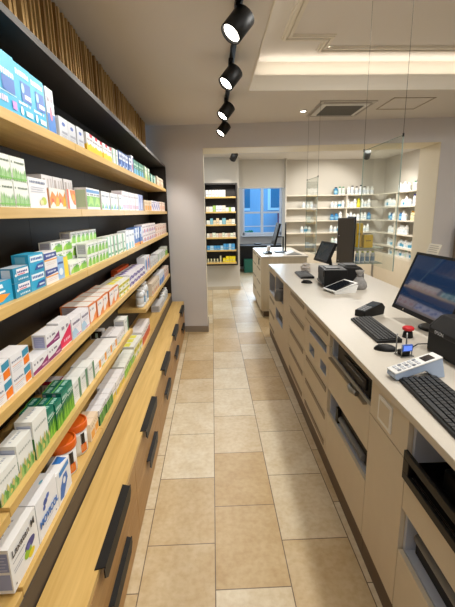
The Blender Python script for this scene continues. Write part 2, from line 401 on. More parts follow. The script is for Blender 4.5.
# ------------------------------------------------------------------ left: shelving bays
SZ = [1.955, 1.675, 1.40, 1.125, .85, .575]
BY = [.085, .975, 1.86, 2.75, 3.63, 4.51, 5.385]
bayn = ['nearest the camera', 'second from the camera', 'third from the camera', 'fourth from the camera', 'fifth from the camera', 'against the far pillar']
for k in range(6):
    y0, y1 = BY[k], BY[k+1]; L = y1-y0
    t = thing('shelf_bay', 'tall dark shelving bay with oak shelves, %s' % bayn[k], 'shelving', (-.59, y0, 0), 0, 'shelving bays along the left wall')
    bx((-.265, .001, .46), (-.24, L-.001, 2.74-.01), DARK).build('back_panel', t)
    bx((-.24, .0, 2.225), (0, L, 2.25), DARK).build('canopy', t)
    bx((-.23, 0, .44), (.004, L, .54), DARKP).build('plinth', t)
    bx((-.24, .002, .541), (-.005, L-.002, .545), DARKP)
    for j, z in enumerate(SZ):
        s0 = .001
        if k == 3 and j == 4: s0 = 3.32-y0
        e = L-.0015 if k < 5 else L-.03
        zz = z-(.012 if (k == 0 and j > 3) else 0)
        bx((-.24, s0, zz-.033), (0, e, zz), OAK).build('shelf', t, .0015)
    if k == 5: bx((-.24, L-.03, .54), (0.004, L, 2.225), DARK).build('side_panel', t)
# slatted cladding above the shelving
b = MB(); y = .0
rs = random.Random(5)
b.box((-.86, -.5, 2.25), (-.82, 5.35, 2.735), C('#150d07', .8))
while y < 5.33:
    w = rs.choice([.014, .02, .026]); d = rs.choice([-.800, -.796, -.803])
    b.box((-.82, y, 2.25), (d, y+w, 2.735), rs.choice([SLAT, SLAT, SLATD])); y += w+rs.choice([.026, .034, .044])
struct('trim_4', b)
# base drawer cabinets
HB = BLACK
def tab_handle(t, y0, y1, z, drop, parent):
    # folded black sheet grip with chamfered ends
    b = MB(); pts = [(y0, 0), (y1, 0), (y1, -drop*.55), (y1-.03, -drop), (y0+.03, -drop), (y0, -drop*.55)]
    b.prism([(p[0], z+p[1]) for p in pts], .018, .022, HB, 'X')
    b.prism([(y0, -.014), (y1, -.014), (y1, .018), (y0, .018)] and [(-.014, y0), (.022, y0+.012), (.022, y1-.012), (-.014, y1)], z, z+.003, HB, 'Z')
    b.box((.001, y0+.03, z-.012), (.018, y1-.03, z), HB)
    return b.build('handle', parent)
cn = ['nearest the camera', 'second from the camera', 'third from the camera', 'fourth from the camera', 'fifth from the camera', 'by the far pillar']
for k in range(-1, 5):
    y0 = .89+.88*k; L = .88 if k < 4 else 5.36-y0
    t = thing('drawer_cabinet', 'low oak cabinet with two drawers, %s' % cn[k+1], 'cabinet', (-.42, y0, 0), 0, 'low oak drawer cabinets')
    bx((-.43, .001, 0), (-.019, L-.001, .432), OAK_SHADED).build('body', t)
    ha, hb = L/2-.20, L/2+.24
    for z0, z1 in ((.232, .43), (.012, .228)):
        d = bx((-.018, .002, z0), (0, L-.002, z1), OAK_SHADED).build('drawer', t, .001)
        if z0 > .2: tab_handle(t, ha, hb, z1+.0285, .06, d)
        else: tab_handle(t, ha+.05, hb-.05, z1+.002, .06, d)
o = bx((-.581, .02, .433), (-.42, 5.36, .458), OAK).build('bench_top', None, .001)
tag(o, 'long continuous light oak ledge on top of the low drawer cabinets', 'ledge')

# ------------------------------------------------------------------ cartons
def txt(u0, v0, u1, v1, c, n=7, seed=1):
    r = random.Random(seed*31+n); out = []; w = (u1-u0)/n
    for i in range(n):
        if r.random() < .12: continue
        out.append(((u0+i*w, v0), (u0+(i+r.uniform(.6, .85))*w, v0), (u0+(i+r.uniform(.6, .85))*w, v1-r.choice([0, 0, .25])*(v1-v0)), (u0+i*w, v1), c))
    return out
def rc(u0, v0, u1, v1, c): return [((u0, v0), (u1, v0), (u1, v1), (u0, v1), c)]
def pg(*a): return [tuple(a)]
def disc(u, v, r, c, asp=1.0, n=12): return [tuple((u+r*math.cos(2*PI*i/n), v+r*asp*math.sin(2*PI*i/n)) for i in range(n)) + (c,)]
def lines(u0, v0, u1, c, k=3, dv=.07):
    o = []
    for i in range(k): o += rc(u0, v0-i*dv, u1-(i % 2)*.08, v0-i*dv+.018, c)
    return o
def leaves(c1, c2, u0=.08, u1=.92, v1=.5, n=5):
    o = []; r = random.Random(n)
    for i in range(n):
        u = u0+(u1-u0)*(i+.5)/n; h = v1*r.uniform(.7, 1)
        o += pg((u-.05, .04), (u+.05, .04), (u+.10, h*.6), (u+.02, h), (u-.07, h*.5), c1 if i % 2 else c2)
    return o
Wh = '#e9e9ec'; LB = '#b9c3dd'
DS = {  # base colour, front patches, near-end patches, top patches
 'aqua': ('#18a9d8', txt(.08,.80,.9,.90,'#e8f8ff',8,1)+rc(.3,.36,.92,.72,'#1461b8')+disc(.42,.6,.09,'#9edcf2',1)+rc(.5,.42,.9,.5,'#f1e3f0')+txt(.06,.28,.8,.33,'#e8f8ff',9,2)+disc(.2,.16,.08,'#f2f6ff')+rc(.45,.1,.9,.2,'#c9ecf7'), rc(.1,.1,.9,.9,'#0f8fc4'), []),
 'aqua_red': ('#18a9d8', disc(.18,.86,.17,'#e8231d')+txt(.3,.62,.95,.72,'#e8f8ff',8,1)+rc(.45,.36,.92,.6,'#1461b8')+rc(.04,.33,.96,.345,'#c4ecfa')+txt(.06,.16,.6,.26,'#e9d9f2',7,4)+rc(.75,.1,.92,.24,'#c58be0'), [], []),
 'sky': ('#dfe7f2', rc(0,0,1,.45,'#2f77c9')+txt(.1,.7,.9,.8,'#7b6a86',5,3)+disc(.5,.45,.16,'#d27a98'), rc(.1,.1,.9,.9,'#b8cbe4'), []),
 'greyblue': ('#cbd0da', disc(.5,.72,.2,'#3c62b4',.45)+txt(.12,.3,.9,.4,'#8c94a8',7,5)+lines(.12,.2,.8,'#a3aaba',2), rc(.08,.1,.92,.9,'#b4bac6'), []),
 'yellow': (Wh, rc(.55,.82,.98,1,'#c72a46')+pg((0,.05),(1,.05),(1,.34),(.6,.48),(.3,.36),(0,.5),'#f2c01e')+txt(.1,.62,.9,.72,'#84808c',8,6), rc(0,.05,1,.4,'#f2c01e'), []),
 'whitegreen': (Wh, rc(.05,0,.3,1,'#39936a')+txt(.4,.6,.9,.7,'#4d6d60',5,7)+lines(.4,.45,.9,'#9bb3a6',3), [], []),
 'blueprint': ('#2c5fb6', rc(.06,.5,.95,.94,'#dfe9f7')+txt(.12,.64,.9,.8,'#24459b',6,8)+disc(.7,.28,.18,'#8fb4ec')+rc(.06,.06,.4,.2,'#d9e6f8'), [], []),
 'navypink': ('#dfe3f2', rc(.55,0,1,.9,'#2c3c8c')+disc(.3,.35,.2,'#c77296'), [], []),
 'deepgreen': ('#0f8268', rc(.1,.08,.92,.44,'#5fb0d6')+txt(.1,.64,.9,.78,'#cdeadd',6,9)+rc(.6,.5,.92,.56,'#cfe3df'), [], []),
 'mixgreen': ('#e6ebe2', rc(0,0,.4,1,'#3d9f68')+pg((.4,.1),(.95,.1),(.7,.6),'#b5cf4e')+txt(.45,.7,.95,.82,'#7b8577',4,10), [], []),
 'teal': ('#0d7a70', rc(.55,.06,.95,.94,'#c8dcd4')+txt(.08,.6,.5,.75,'#d9efe6',4,11), [], []),
 'creambox': ('#e4d6c4', txt(.1,.7,.9,.8,'#a58d79',6,12)+rc(.1,.1,.55,.4,'#d6916f'), [], []),
 'tallgreen': ('#e8ede6', txt(.06,.74,.94,.82,'#6a7a68',9,13)+leaves('#8fbf7c','#a9d094',.05,.95,.62,6)+rc(0,.10,1,.16,'#79b957'), leaves('#8fbf7c','#a9d094',.05,.95,.62,4)+rc(0,.3,1,.34,'#79b957'), []),
 'whitecarton': (Wh, txt(.08,.82,.92,.9,'#7c86a0',10,15)+lines(.1,.68,.85,'#b6bccb',3)+disc(.75,.25,.14,'#b8c94a')+disc(.6,.2,.1,'#dcd9a0'), rc(.1,.12,.9,.88,'#c9cede'), []),
 'orange': ('#f0e6dc', pg((0,.1),(.35,.35),(.6,.15),(1,.4),(1,.9),(.7,.6),(.3,.85),(0,.5),'#ea8a2a')+pg((.55,.1),(1,.12),(1,.5),(.8,.6),'#f2b52c')+disc(.3,.4,.1,'#d9482a'), rc(.05,.05,.95,.95,'#e3a070'), []),
 'orangesun': ('#ece8e4', rc(0,0,.22,1,'#d85a38')+pg((.35,.98),(1,.98),(1,.2),(.75,.25),(.5,.55),'#ee7a22')+disc(.75,.6,.18,'#f5a72c'), [], []),
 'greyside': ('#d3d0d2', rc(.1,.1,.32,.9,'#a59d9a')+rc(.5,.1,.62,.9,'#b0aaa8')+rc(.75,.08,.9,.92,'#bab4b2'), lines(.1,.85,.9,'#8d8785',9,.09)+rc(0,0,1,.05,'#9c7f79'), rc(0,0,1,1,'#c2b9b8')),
 'greenleaf': (Wh, rc(0,.78,1,.92,'#5f97cf')+rc(0,.12,1,.62,'#79ba3e')+pg((.1,.14),(.5,.3),(.9,.16),(.8,.55),(.45,.6),'#a6d458')+txt(.1,.66,.9,.74,'#5e6d5e',6,16), rc(.1,.1,.9,.9,'#bcd1b4'), []),
 'whiteblue': (Wh, pg((.02,.06),(.5,.06),(.2,.45),'#69b36e')+pg((.5,.06),(.98,.06),(.85,.35),(.7,.2),'#5b9dd6')+txt(.1,.7,.9,.8,'#8b93a3',7,17)+lines(.1,.6,.9,'#b9bfc9',2), [], []),
 'whitepink': ('#eee8ec', rc(.08,.08,.92,.3,'#d7a6be')+txt(.1,.7,.9,.8,'#a08fa0',6,18)+rc(.4,.4,.6,.6,'#dcbcca'), rc(.1,.1,.9,.9,'#d6c9d4'), []),
 'blueviolet': ('#93a0d2', rc(.1,.1,.5,.9,'#c5cbe8')+rc(.55,.5,.95,.9,'#6d7fc4'), [], []),
 'orangesmall': ('#eed9bd', rc(.15,.06,.9,.5,'#eda43e')+txt(.1,.68,.9,.8,'#b58e6b',5,19), [], []),
 'purplewhite': ('#e3e0ee', disc(.35,.55,.2,'#5c5bb0')+disc(.7,.3,.18,'#7a78c4')+txt(.1,.8,.9,.9,'#7e7c9e',5,20), [], []),
 'peach': ('#ecd5c8', disc(.5,.4,.22,'#d88a62')+txt(.1,.75,.9,.86,'#b07f70',5,21), [], []),
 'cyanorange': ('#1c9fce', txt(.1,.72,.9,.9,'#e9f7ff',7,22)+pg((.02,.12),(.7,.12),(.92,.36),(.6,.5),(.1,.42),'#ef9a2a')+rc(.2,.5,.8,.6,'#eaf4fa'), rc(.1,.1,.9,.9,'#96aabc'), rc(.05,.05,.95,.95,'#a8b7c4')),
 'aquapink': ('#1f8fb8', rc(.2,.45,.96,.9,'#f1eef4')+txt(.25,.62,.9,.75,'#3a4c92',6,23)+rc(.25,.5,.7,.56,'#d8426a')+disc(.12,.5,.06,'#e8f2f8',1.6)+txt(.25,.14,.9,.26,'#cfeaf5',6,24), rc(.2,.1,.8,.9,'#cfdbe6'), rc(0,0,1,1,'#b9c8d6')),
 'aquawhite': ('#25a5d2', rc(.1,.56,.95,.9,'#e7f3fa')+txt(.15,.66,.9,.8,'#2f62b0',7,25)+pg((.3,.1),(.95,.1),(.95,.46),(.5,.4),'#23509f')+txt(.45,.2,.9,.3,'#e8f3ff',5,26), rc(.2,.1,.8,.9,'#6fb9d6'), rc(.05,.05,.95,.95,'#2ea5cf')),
 'navyorange': ('#ece9ea', pg((0,.52),(1,.62),(1,.92),(0,.92),'#27418f')+txt(.15,.7,.85,.82,'#d7dcf0',6,27)+rc(0,.44,1,.52,'#f0a43c')+lines(.1,.3,.9,'#c9b9ae',2,.1), rc(.1,.1,.9,.9,'#d4d2da'), []),
 'yellowblue': ('#8fb8e8', rc(.6,0,1,1,'#f2d32e')+disc(.3,.35,.18,'#e3edf8')+txt(.08,.72,.55,.82,'#36579f',4,28), rc(.1,.1,.9,.9,'#a3c2ea'), []),
 'greenwhite': ('#eaece8', rc(.38,.04,1,.66,'#7fbe34')+pg((.03,.06),(.38,.06),(.38,.6),(.15,.4),'#a9d65c')+disc(.72,.62,.16,'#5fa53a')+txt(.08,.76,.92,.86,'#8b9a92',6,29), rc(.12,.12,.88,.9,'#a9a8b4')+lines(.2,.8,.8,'#e0e0e4',5,.14), rc(.05,.05,.95,.95,'#e8e9e6')),
 'slimgreen': ('#e7ece8', rc(0,0,.35,1,'#74b78c')+rc(.42,.1,.9,.2,'#4d9a6e')+txt(.42,.5,.9,.58,'#67806f',4,30), rc(.1,.1,.9,.9,'#b8c8bd'), []),
 'whitecyan': ('#e6ebf2', rc(0,.02,.45,.35,'#7cc7d6')+txt(.1,.7,.9,.8,'#7f8ea8',5,31), [], []),
 'blueorange': ('#3f72c0', rc(.5,.4,1,1,'#dfe6f4')+rc(0,0,1,.16,'#eda33a')+txt(.1,.6,.45,.75,'#e6eefc',3,32), [], []),
 'pinkwhite': ('#eee6ea', rc(.5,.1,.95,.5,'#c98aa4')+txt(.1,.68,.9,.8,'#96889a',6,33)+rc(.05,.1,.4,.35,'#b4b8dc'), [], []),
 'rosebeige': ('#e6d4cb', rc(.1,.1,.5,.55,'#c9836a')+txt(.1,.7,.9,.82,'#9b7c72',5,34), [], []),
 'tealorange': (Wh, pg((.62,.52),(.98,.60),(.98,.97),(.62,.9),'#3a8fb0')+pg((.66,.06),(.98,.1),(.98,.56),(.66,.46),'#f07d1e')+txt(.06,.62,.56,.72,'#8a92a6',6,35)+rc(.05,.44,.56,.47,'#e7a070')+lines(.06,.34,.54,'#b3b8c4',3,.1), rc(.1,.1,.9,.9,'#c9ccda'), []),
 'purplediag': (Wh, pg((0,.04),(1,.04),(1,.66),(.5,.34),(0,.26),'#8a2a6c')+txt(.1,.62,.7,.76,'#6b6478',7,36)+rc(.55,.2,.9,.3,'#d9a9c8'), rc(.12,.08,.88,.86,'#a7add6')+lines(.2,.7,.8,'#d6d9ee',4,.15), []),
 'pinkdiag': (Wh, pg((0,.04),(1,.04),(1,.72),(0,.30),'#dc1f55')+txt(.1,.66,.85,.78,'#8c7f90',6,37)+txt(.3,.2,.9,.3,'#f4b8cc',4,38), rc(.1,.1,.9,.9,'#c6c9de'), []),
 'lilac': ('#eceaf0', pg((0,.02),(.8,.02),(.35,.5),(0,.4),'#a9cbe6')+rc(.4,.06,.95,.12,'#d98ab0')+txt(.1,.68,.9,.8,'#857f96',6,39)+lines(.1,.56,.8,'#c3c0cf',2), rc(.1,.1,.9,.9,'#c1c5dc'), []),
 'orangeframe': ('#dd8248', rc(.05,.05,.93,.95,'#ece6e4')+pg((.35,.05),(.93,.05),(.93,.5),(.6,.3),'#e48a42')+txt(.12,.68,.85,.78,'#86839a',6,40), rc(.06,.06,.94,.94,'#bdb8c4')+lines(.2,.85,.8,'#8c88a0',8,.1), rc(.04,.05,.96,.93,'#ece8e2')),
 'yellowgreen': ('#ecece4', rc(0,.35,1,.75,'#d8cf28')+txt(.15,.5,.85,.65,'#7b8034',5,41)+pg((0,.02),(.5,.02),(.2,.34),'#94bd34'), rc(.1,.2,.9,.8,'#cfc934'), rc(.1,.3,.9,.7,'#e6e25a')),
 'purplewave': ('#e9e6ef', pg((0,.1),(.5,.3),(1,.1),(1,.55),(.5,.8),(0,.55),'#4f3b96')+txt(.2,.36,.8,.5,'#d9d3ef',5,42), rc(.15,.15,.85,.85,'#8b80b4'), pg((.1,.1),(.9,.3),(.9,.6),(.1,.4),'#7161ad')),
 'orangelong': ('#d95a24', txt(.1,.5,.9,.7,'#f0c7a8',8,43), [], rc(.1,.1,.9,.9,'#c9501f')),
 'bluewhite': ('#e3e8f2', disc(.5,.5,.26,'#2f78c4',1.4)+rc(.82,.04,1,.96,'#e27a3c'), [], []),
 'greybox': ('#d2d4d8', txt(.1,.6,.9,.72,'#8f949e',6,44)+rc(.1,.15,.5,.35,'#a7adb9'), rc(.1,.1,.9,.9,'#aeb1ba'), []),
 'leafwhite': ('#e9ebe6', txt(.1,.70,.9,.76,'#b3b9b4',8,45)+rc(0,0,1,.14,'#a9c47c')+leaves('#7fb35a','#d3c67a',.0,1.,.55,7)+leaves('#5a9a48','#9cc470',.08,.92,.34,6)+disc(.5,.14,.07,'#d9c96a'), rc(0,0,1,.55,'#3d7a34')+rc(.5,.12,.8,.4,'#d7dfe6')+rc(.1,.62,.9,.9,'#b9c2da'), txt(.1,.4,.9,.55,'#b5bac2',8,46)),
 'leafwhite_flat': ('#e9ebe6', leaves('#4f9a3c','#c9b84e',.05,.95,.8,4), rc(.04,.1,.96,.9,'#aebbe0'), txt(.1,.4,.9,.55,'#b5bac2',8,46)),
 'fir': ('#0e6f5c', pg((.02,.6),(.98,.75),(.98,.97),(.02,.9),'#11836a')+txt(.1,.72,.9,.82,'#bfe0d4',6,47)+rc(0,0,1,.25,'#6cb52c')+leaves('#8ccc3c','#5da52a',.0,1.0,.66,5)+pg((0,.62),(1,.7),(1,.73),(0,.65),'#d9e8d2'), rc(.06,.1,.4,.95,'#8c93a8')+rc(.4,0,1,.6,'#3f8f2c'), txt(.1,.3,.9,.7,'#a9d6c6',4,48)+rc(0,0,1,.08,'#7cc232')),
 'whitetall': ('#e8ebe8', rc(.72,.0,1,1,'#5d8a6c')+txt(.1,.7,.65,.8,'#a0a8a4',5,49)+lines(.1,.55,.6,'#c0c6c4',4,.1), rc(.1,.1,.9,.9,'#c3c9d2'), []),
 'whiteorange': ('#ecebea', rc(.68,.2,.98,.95,'#f0a024')+txt(.08,.6,.6,.7,'#9a9aa4',6,50)+rc(.05,.04,.6,.14,'#a9c46a'), rc(.1,.1,.9,.9,'#c9cbd6'), []),
 'plain': ('#e9e7ea', txt(.1,.6,.9,.7,'#a7a3b0',7,51)+rc(.05,.05,.95,.16,'#a9c98a'), rc(.1,.1,.9,.9,'#c7c9d4'), txt(.1,.4,.8,.5,'#c2c0c8',6,5)),
 'magenta_end': ('#cfc9cc', rc(0,.75,1,1,'#c2165a'), rc(0,.72,1,1,'#c2165a')+pg((.1,.05),(.9,.05),(.5,.6),'#8d8486'), []),
 'blackwhite': ('#e6e6e6', rc(.1,.1,.9,.3,'#7a7a80'), rc(.06,.08,.94,.9,'#17181a')+rc(.4,.2,.6,.7,'#a9c7c0'), []),
 'darkgreen_white': ('#e8e8ec', rc(.0,.0,1,.7,'#3f8a36')+rc(.2,.0,.35,.7,'#76b84a')+rc(.55,.0,.7,.7,'#2a6a30')+txt(.1,.8,.9,.9,'#9da0aa',6,52), rc(0,.0,1,.62,'#1e5c34')+rc(.1,.7,.9,.95,'#b5b7c6'), []),
 'whiteyellow': ('#ebe9ea', rc(.0,.0,1,.4,'#e0c23a')+txt(.1,.6,.9,.7,'#a49fae',6,53), rc(.1,.1,.9,.9,'#cfcbd8'), []),
 'limewhite': ('#e9ece4', rc(0,0,1,.6,'#6fb32f')+pg((.1,.1),(.9,.1),(.5,.55),'#a5d04c')+txt(.1,.7,.9,.82,'#8c958a',5,54), rc(.1,.05,.9,.5,'#8dc050'), []),
 'redwhite': ('#ece8e8', rc(0,0,1,.55,'#d0552f')+txt(.1,.66,.9,.78,'#a39a9a',5,55), [], []),
 'swoosh': ('#ebedf0', pg((.1,.1),(.35,.04),(.75,.45),(.7,.7),(.45,.72),(.2,.45),'#2f6fc0')+disc(.5,.52,.1,'#e6edf5')+rc(.2,.8,.9,.96,'#2f86d0'), rc(.1,.1,.9,.9,'#c6cede'), pg((.55,.1),(.95,.1),(.9,.9),(.6,.7),'#2f78c8')),
 'laxative': ('#eceded', disc(.68,.42,.20,'#3a3f86',.55)+disc(.58,.30,.14,'#8fbf2c',.8)+disc(.70,.18,.12,'#e6d22c',.7)+disc(.62,.40,.07,'#5a62a8')+lines(.08,.58,.5,'#8f929c',1)+lines(.08,.42,.46,'#a5a8b2',2,.06)+disc(.1,.12,.02,'#33343c'), rc(.06,.5,.94,.92,'#8f9bc6')+rc(.06,.08,.94,.44,'#9aa5cc')+lines(.14,.82,.86,'#c9d0e8',5,.07), txt(.1,.3,.7,.4,'#a4a8b2',9,56)),
 'sachets': ('#eceef2', disc(.42,.72,.10,'#2d4d9c',.8)+disc(.54,.78,.08,'#4b6fc0',.8)+disc(.34,.62,.06,'#3a5bb0')+disc(.85,.1,.02,'#2d4d9c')+lines(.3,.2,.7,'#b2b6c0',1), rc(.1,.1,.9,.9,'#c6cede'), disc(.7,.5,.08,'#7ec0dc')),
 'spray': ('#e8ecf4', rc(0,0,1,.5,'#4d86d6')+disc(.5,.7,.2,'#c9d6ef'), [], []),
}
CM = {}
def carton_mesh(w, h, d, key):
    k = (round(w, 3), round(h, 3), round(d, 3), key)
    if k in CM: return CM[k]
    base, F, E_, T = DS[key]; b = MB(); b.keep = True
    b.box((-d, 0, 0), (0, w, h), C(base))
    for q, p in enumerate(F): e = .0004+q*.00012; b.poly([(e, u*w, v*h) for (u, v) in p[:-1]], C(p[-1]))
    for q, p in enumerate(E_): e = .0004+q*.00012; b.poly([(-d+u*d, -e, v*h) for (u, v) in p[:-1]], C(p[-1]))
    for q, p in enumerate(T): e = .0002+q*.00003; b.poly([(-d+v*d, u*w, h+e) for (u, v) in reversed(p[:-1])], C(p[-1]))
    # folded flap line on the top rim
    b.box((-d, -.0003, h*.985), (0, 0, h*.99), C('#b9b6b6'))
    CM[k] = b.mesh('medicine_carton'); return CM[k]
SN = ['top', 'second', 'third', 'fourth', 'fifth', 'lowest']
rj = random.Random(11)
NC = [0]
def carton(key, x, y, z, w, h, d, label, group, rz=0):
    o = bpy.data.objects.new('medicine_carton', carton_mesh(w, h, d, key)); COL.objects.link(o)
    o.location = (x, y, z); o.rotation_euler = (0, 0, rz); NC[0] += 1
    return tag(o, label, 'medicine box', group)

def row(si, y0, n, w, h, d, key, desc, layers=1, depth=1, x=-.608, gap=.003, skip=()):
    z = SZ[si]; g = '%s cartons on the %s shelf' % (desc, SN[si])
    for i in range(n):
        for l in range(layers):
            for q in range(depth):
                if (i, l) in skip or (i, l, q) in skip: continue
                xx = x+rj.uniform(-.006, .002)*(1 if layers == 1 else .3)-q*(d+.003)
                yy = y0+i*(w+gap)+rj.uniform(0, .0012)
                lab = desc+' carton, '
                if n > 1: lab += ORD[i]+' from near end, '
                if layers > 1: lab += ['lowest', 'second', 'third', 'fourth'][l]+' layer, ' if layers > 2 else ['lower', 'upper'][l]+' layer, '
                if depth > 1: lab += ['front', 'second', 'third', 'fourth', 'fifth'][q]+' from front, '
                carton(key, xx, yy, z+.0005+l*(h+.0006), w, h, d, lab+SN[si]+' shelf', g)
# shelf 1
row(0, 1.05, 1, .165, .171, .07, 'aqua', 'large aqua-blue nearest')
row(0, 1.222, 1, .165, .171, .07, 'aqua_red', 'large aqua-blue red-dot')
row(0, 1.392, 2, .114, .168, .06, 'aqua', 'tall aqua-blue')
row(0, 1.63, 1, .072, .163, .05, 'sky', 'slim blue and white')
row(0, 1.755, 3, .098, .089, .08, 'greyblue', 'pale grey blue-logo')
row(0, 2.09, 5, .102, .09, .06, 'yellow', 'white and yellow')
row(0, 2.635, 2, .068, .10, .05, 'whitegreen', 'white with green stripe')
row(0, 2.80, 4, .098, .108, .06, 'blueprint', 'royal blue')
row(0, 3.215, 1, .08, .132, .06, 'navypink', 'navy and pink')
row(0, 3.32, 4, .104, .114, .06, 'deepgreen', 'deep green')
row(0, 3.79, 3, .10, .118, .06, 'mixgreen', 'white and green')
row(0, 4.15, 4, .102, .084, .06, 'teal', 'dark teal')
row(0, 4.62, 6, .105, .104, .06, 'creambox', 'cream and terracotta')
# shelf 2
row(1, 1.015, 3, .088, .0765, .11, 'tallgreen', 'tall white herbal', 2)
row(1, 1.288, 1, .096, .0765, .11, 'tallgreen', 'wide white herbal', 2)
row(1, 1.40, 1, .15, .102, .07, 'whitecarton', 'plain white lettered')
row(1, 1.56, 2, .085, .076, .05, 'orange', 'orange swirl')
row(1, 1.737, 1, .10, .08, .028, 'orangesun', 'orange sun', x=-.600)
row(1, 1.66, 3, .11, .134, .085, 'greyside', 'grey-white side-turned', x=-.668)
row(1, 2.02, 2, .118, .104, .06, 'greenleaf', 'green leaf')
row(1, 2.27, 5, .102, .10, .06, 'whiteblue', 'white with blue motif')
row(1, 2.81, 5, .115, .13, .07, 'whitepink', 'white and pink')
row(1, 3.41, 2, .12, .132, .06, 'blueviolet', 'blue-violet')
row(1, 3.72, 3, .13, .096, .06, 'orangesmall', 'cream and orange')
row(1, 4.16, 4, .15, .104, .06, 'purplewhite', 'white purple-dotted')
row(1, 4.80, 4, .13, .11, .06, 'peach', 'peach-coloured')
# shelf 3
row(2, .99, 1, .215, .064, .05, 'cyanorange', 'wide aqua and orange')
row(2, 1.08, 2, .095, .088, .045, 'greybox', 'grey-blue rear', x=-.68)
row(2, 1.212, 1, .105, .046, .045, 'aquapink', 'aqua white-panelled', 2)
row(2, 1.321, 1, .115, .061, .055, 'aquawhite', 'aqua-blue thick', 2)
row(2, 1.442, 1, .115, .059, .05, 'navyorange', 'navy and orange', 2)
row(2, 1.561, 1, .118, .083, .05, 'yellowblue', 'blue and yellow')
row(2, 1.69, 2, .118, .045, .05, 'greenwhite', 'low green and white', 1, x=-.610)
row(2, 1.66, 2, .118, .046, .05, 'greenwhite', 'raised green and white', 3, x=-.665, skip=((0, 0),))
row(2, 1.935, 6, .062, .056, .05, 'greenwhite', 'small green and white', 2)
row(2, 1.91, 6, .066, .056, .05, 'greenwhite', 'rear green and white', 3, x=-.668)
row(2, 2.32, 6, .078, .12, .06, 'slimgreen', 'slim green-striped')
row(2, 2.83, 3, .098, .131, .06, 'whitecyan', 'white and cyan')
row(2, 3.14, 3, .118, .14, .06, 'blueorange', 'blue and orange')
row(2, 3.51, 5, .155, .076, .07, 'pinkwhite', 'white and mauve', 2)
row(2, 4.32, 6, .165, .062, .07, 'rosebeige', 'rose and beige', 2)
# shelf 4
row(3, .88, 3, .118, .058, .06, 'tealorange', 'white teal-orange', 2)
row(3, 1.252, 2, .124, .052, .05, 'purplediag', 'white and purple', 2, skip=((0, 1),))
row(3, 1.508, 1, .124, .112, .045, 'pinkdiag', 'white and hot-pink')
row(3, 1.64, 2, .115, .09, .05, 'lilac', 'white and lilac')
row(3, 1.895, 5, .118, .088, .14, 'orangeframe', 'orange-edged white')
row(3, 2.51, 3, .108, .042, .12, 'yellowgreen', 'yellow and white', 2)
row(3, 2.85, 5, .128, .045, .11, 'purplewave', 'purple-patterned', 2)
row(3, 3.05, 1, .42, .10, .05, 'orangelong', 'long orange rear', x=-.74)
row(3, 3.54, 2, .15, .14, .07, 'bluewhite', 'white blue-oval')
row(3, 3.87, 4, .13, .07, .08, 'greybox', 'low pale grey')
row(3, 4.42, 5, .12, .085, .08, 'whitegreen', 'white and mint', )
row(3, 5.06, 2, .12, .10, .08, 'limewhite', 'far green')
# shelf 5
row(4, .975, 1, .11, .094, .052, 'leafwhite', 'white leafy nearest')
row(4, 1.09, 1, .10, .118, .055, 'leafwhite', 'white leafy middle')
row(4, 1.195, 1, .11, .140, .058, 'leafwhite', 'white leafy tallest')
row(4, 1.315, 2, .062, .108, .032, 'fir', 'dark green fir-leaf', 1, 3)
row(4, 1.448, 2, .062, .122, .036, 'fir', 'tall green fir-leaf', 1, 2)
row(4, 1.585, 3, .097, .092, .07, 'whitetall', 'white green-edged')
row(4, 1.70, 1, .06, .062, .026, 'magenta_end', 'magenta-topped small', 1, 5, x=-.685)
row(4, 1.885, 4, .115, .055, .12, 'whiteorange', 'white orange-flash')
row(4, 2.36, 2, .11, .062, .10, 'plain', 'plain white')
row(4, 2.50, 1, .06, .06, .08, 'blackwhite', 'black-ended white', x=-.735)
row(4, 2.60, 1, .12, .10, .07, 'whitetall', 'last tall white')
row(4, 3.85, 4, .13, .125, .07, 'creambox', 'tan and cream')
row(4, 4.42, 3, .15, .13, .07, 'spray', 'blue-based')
row(4, 4.92, 3, .13, .12, .07, 'rosebeige', 'rose-patterned')
# shelf 6
row(5, .955, 1, .172, .150, .065, 'laxative', 'large white laxative', x=-.603)
row(5, 1.132, 1, .168, .150, .06, 'sachets', 'large white sachet', x=-.603)
row(5, 1.305, 1, .135, .128, .05, 'swoosh', 'white blue-swoosh', x=-.603)
row(5, 1.738, 2, .068, .09, .075, 'orangesmall', 'orange and white')
row(5, 1.885, 4, .066, .085, .07, 'darkgreen_white', 'white with dark green')
row(5, 2.165, 4, .072, .082, .09, 'whiteyellow', 'white and ochre')
row(5, 2.48, 4, .085, .085, .08, 'limewhite', 'lime green')
row(5, 2.84, 3, .10, .10, .12, 'yellowgreen', 'yellow-banded')
row(5, 3.16, 4, .11, .115, .10, 'redwhite', 'white and red')
row(5, 4.30, 3, .13, .07, .09, 'greybox', 'small grey')
print('cartons', NC[0])
# lettering on the two nearest cartons
def put_text(parent, txt_, size, m, loc, tilt=0, bold=0, name='lettering'):
    me = text_mesh(txt_, size, m, .0003, bold)
    o = bpy.data.objects.new(name, me); COL.objects.link(o); o.parent = parent; o.location = loc
    o.rotation_euler = Matrix(((0, 0, 1), (1, 0, 0), (0, 1, 0))).to_euler()
    return o
for o in list(COL.objects):
    if o.name.startswith('medicine_carton') and 'laxative' in o.get('label', ''):
        put_text(o, 'Laxatan M', .035, C('#3a3c48'), (.0030, .084, .118), bold=.0002)
    if o.name.startswith('medicine_carton') and 'sachet' in o.get('label', ''):
        put_text(o, 'MOVICOL', .034, C('#2f74c4'), (.0026, .088, .055), bold=.0012)
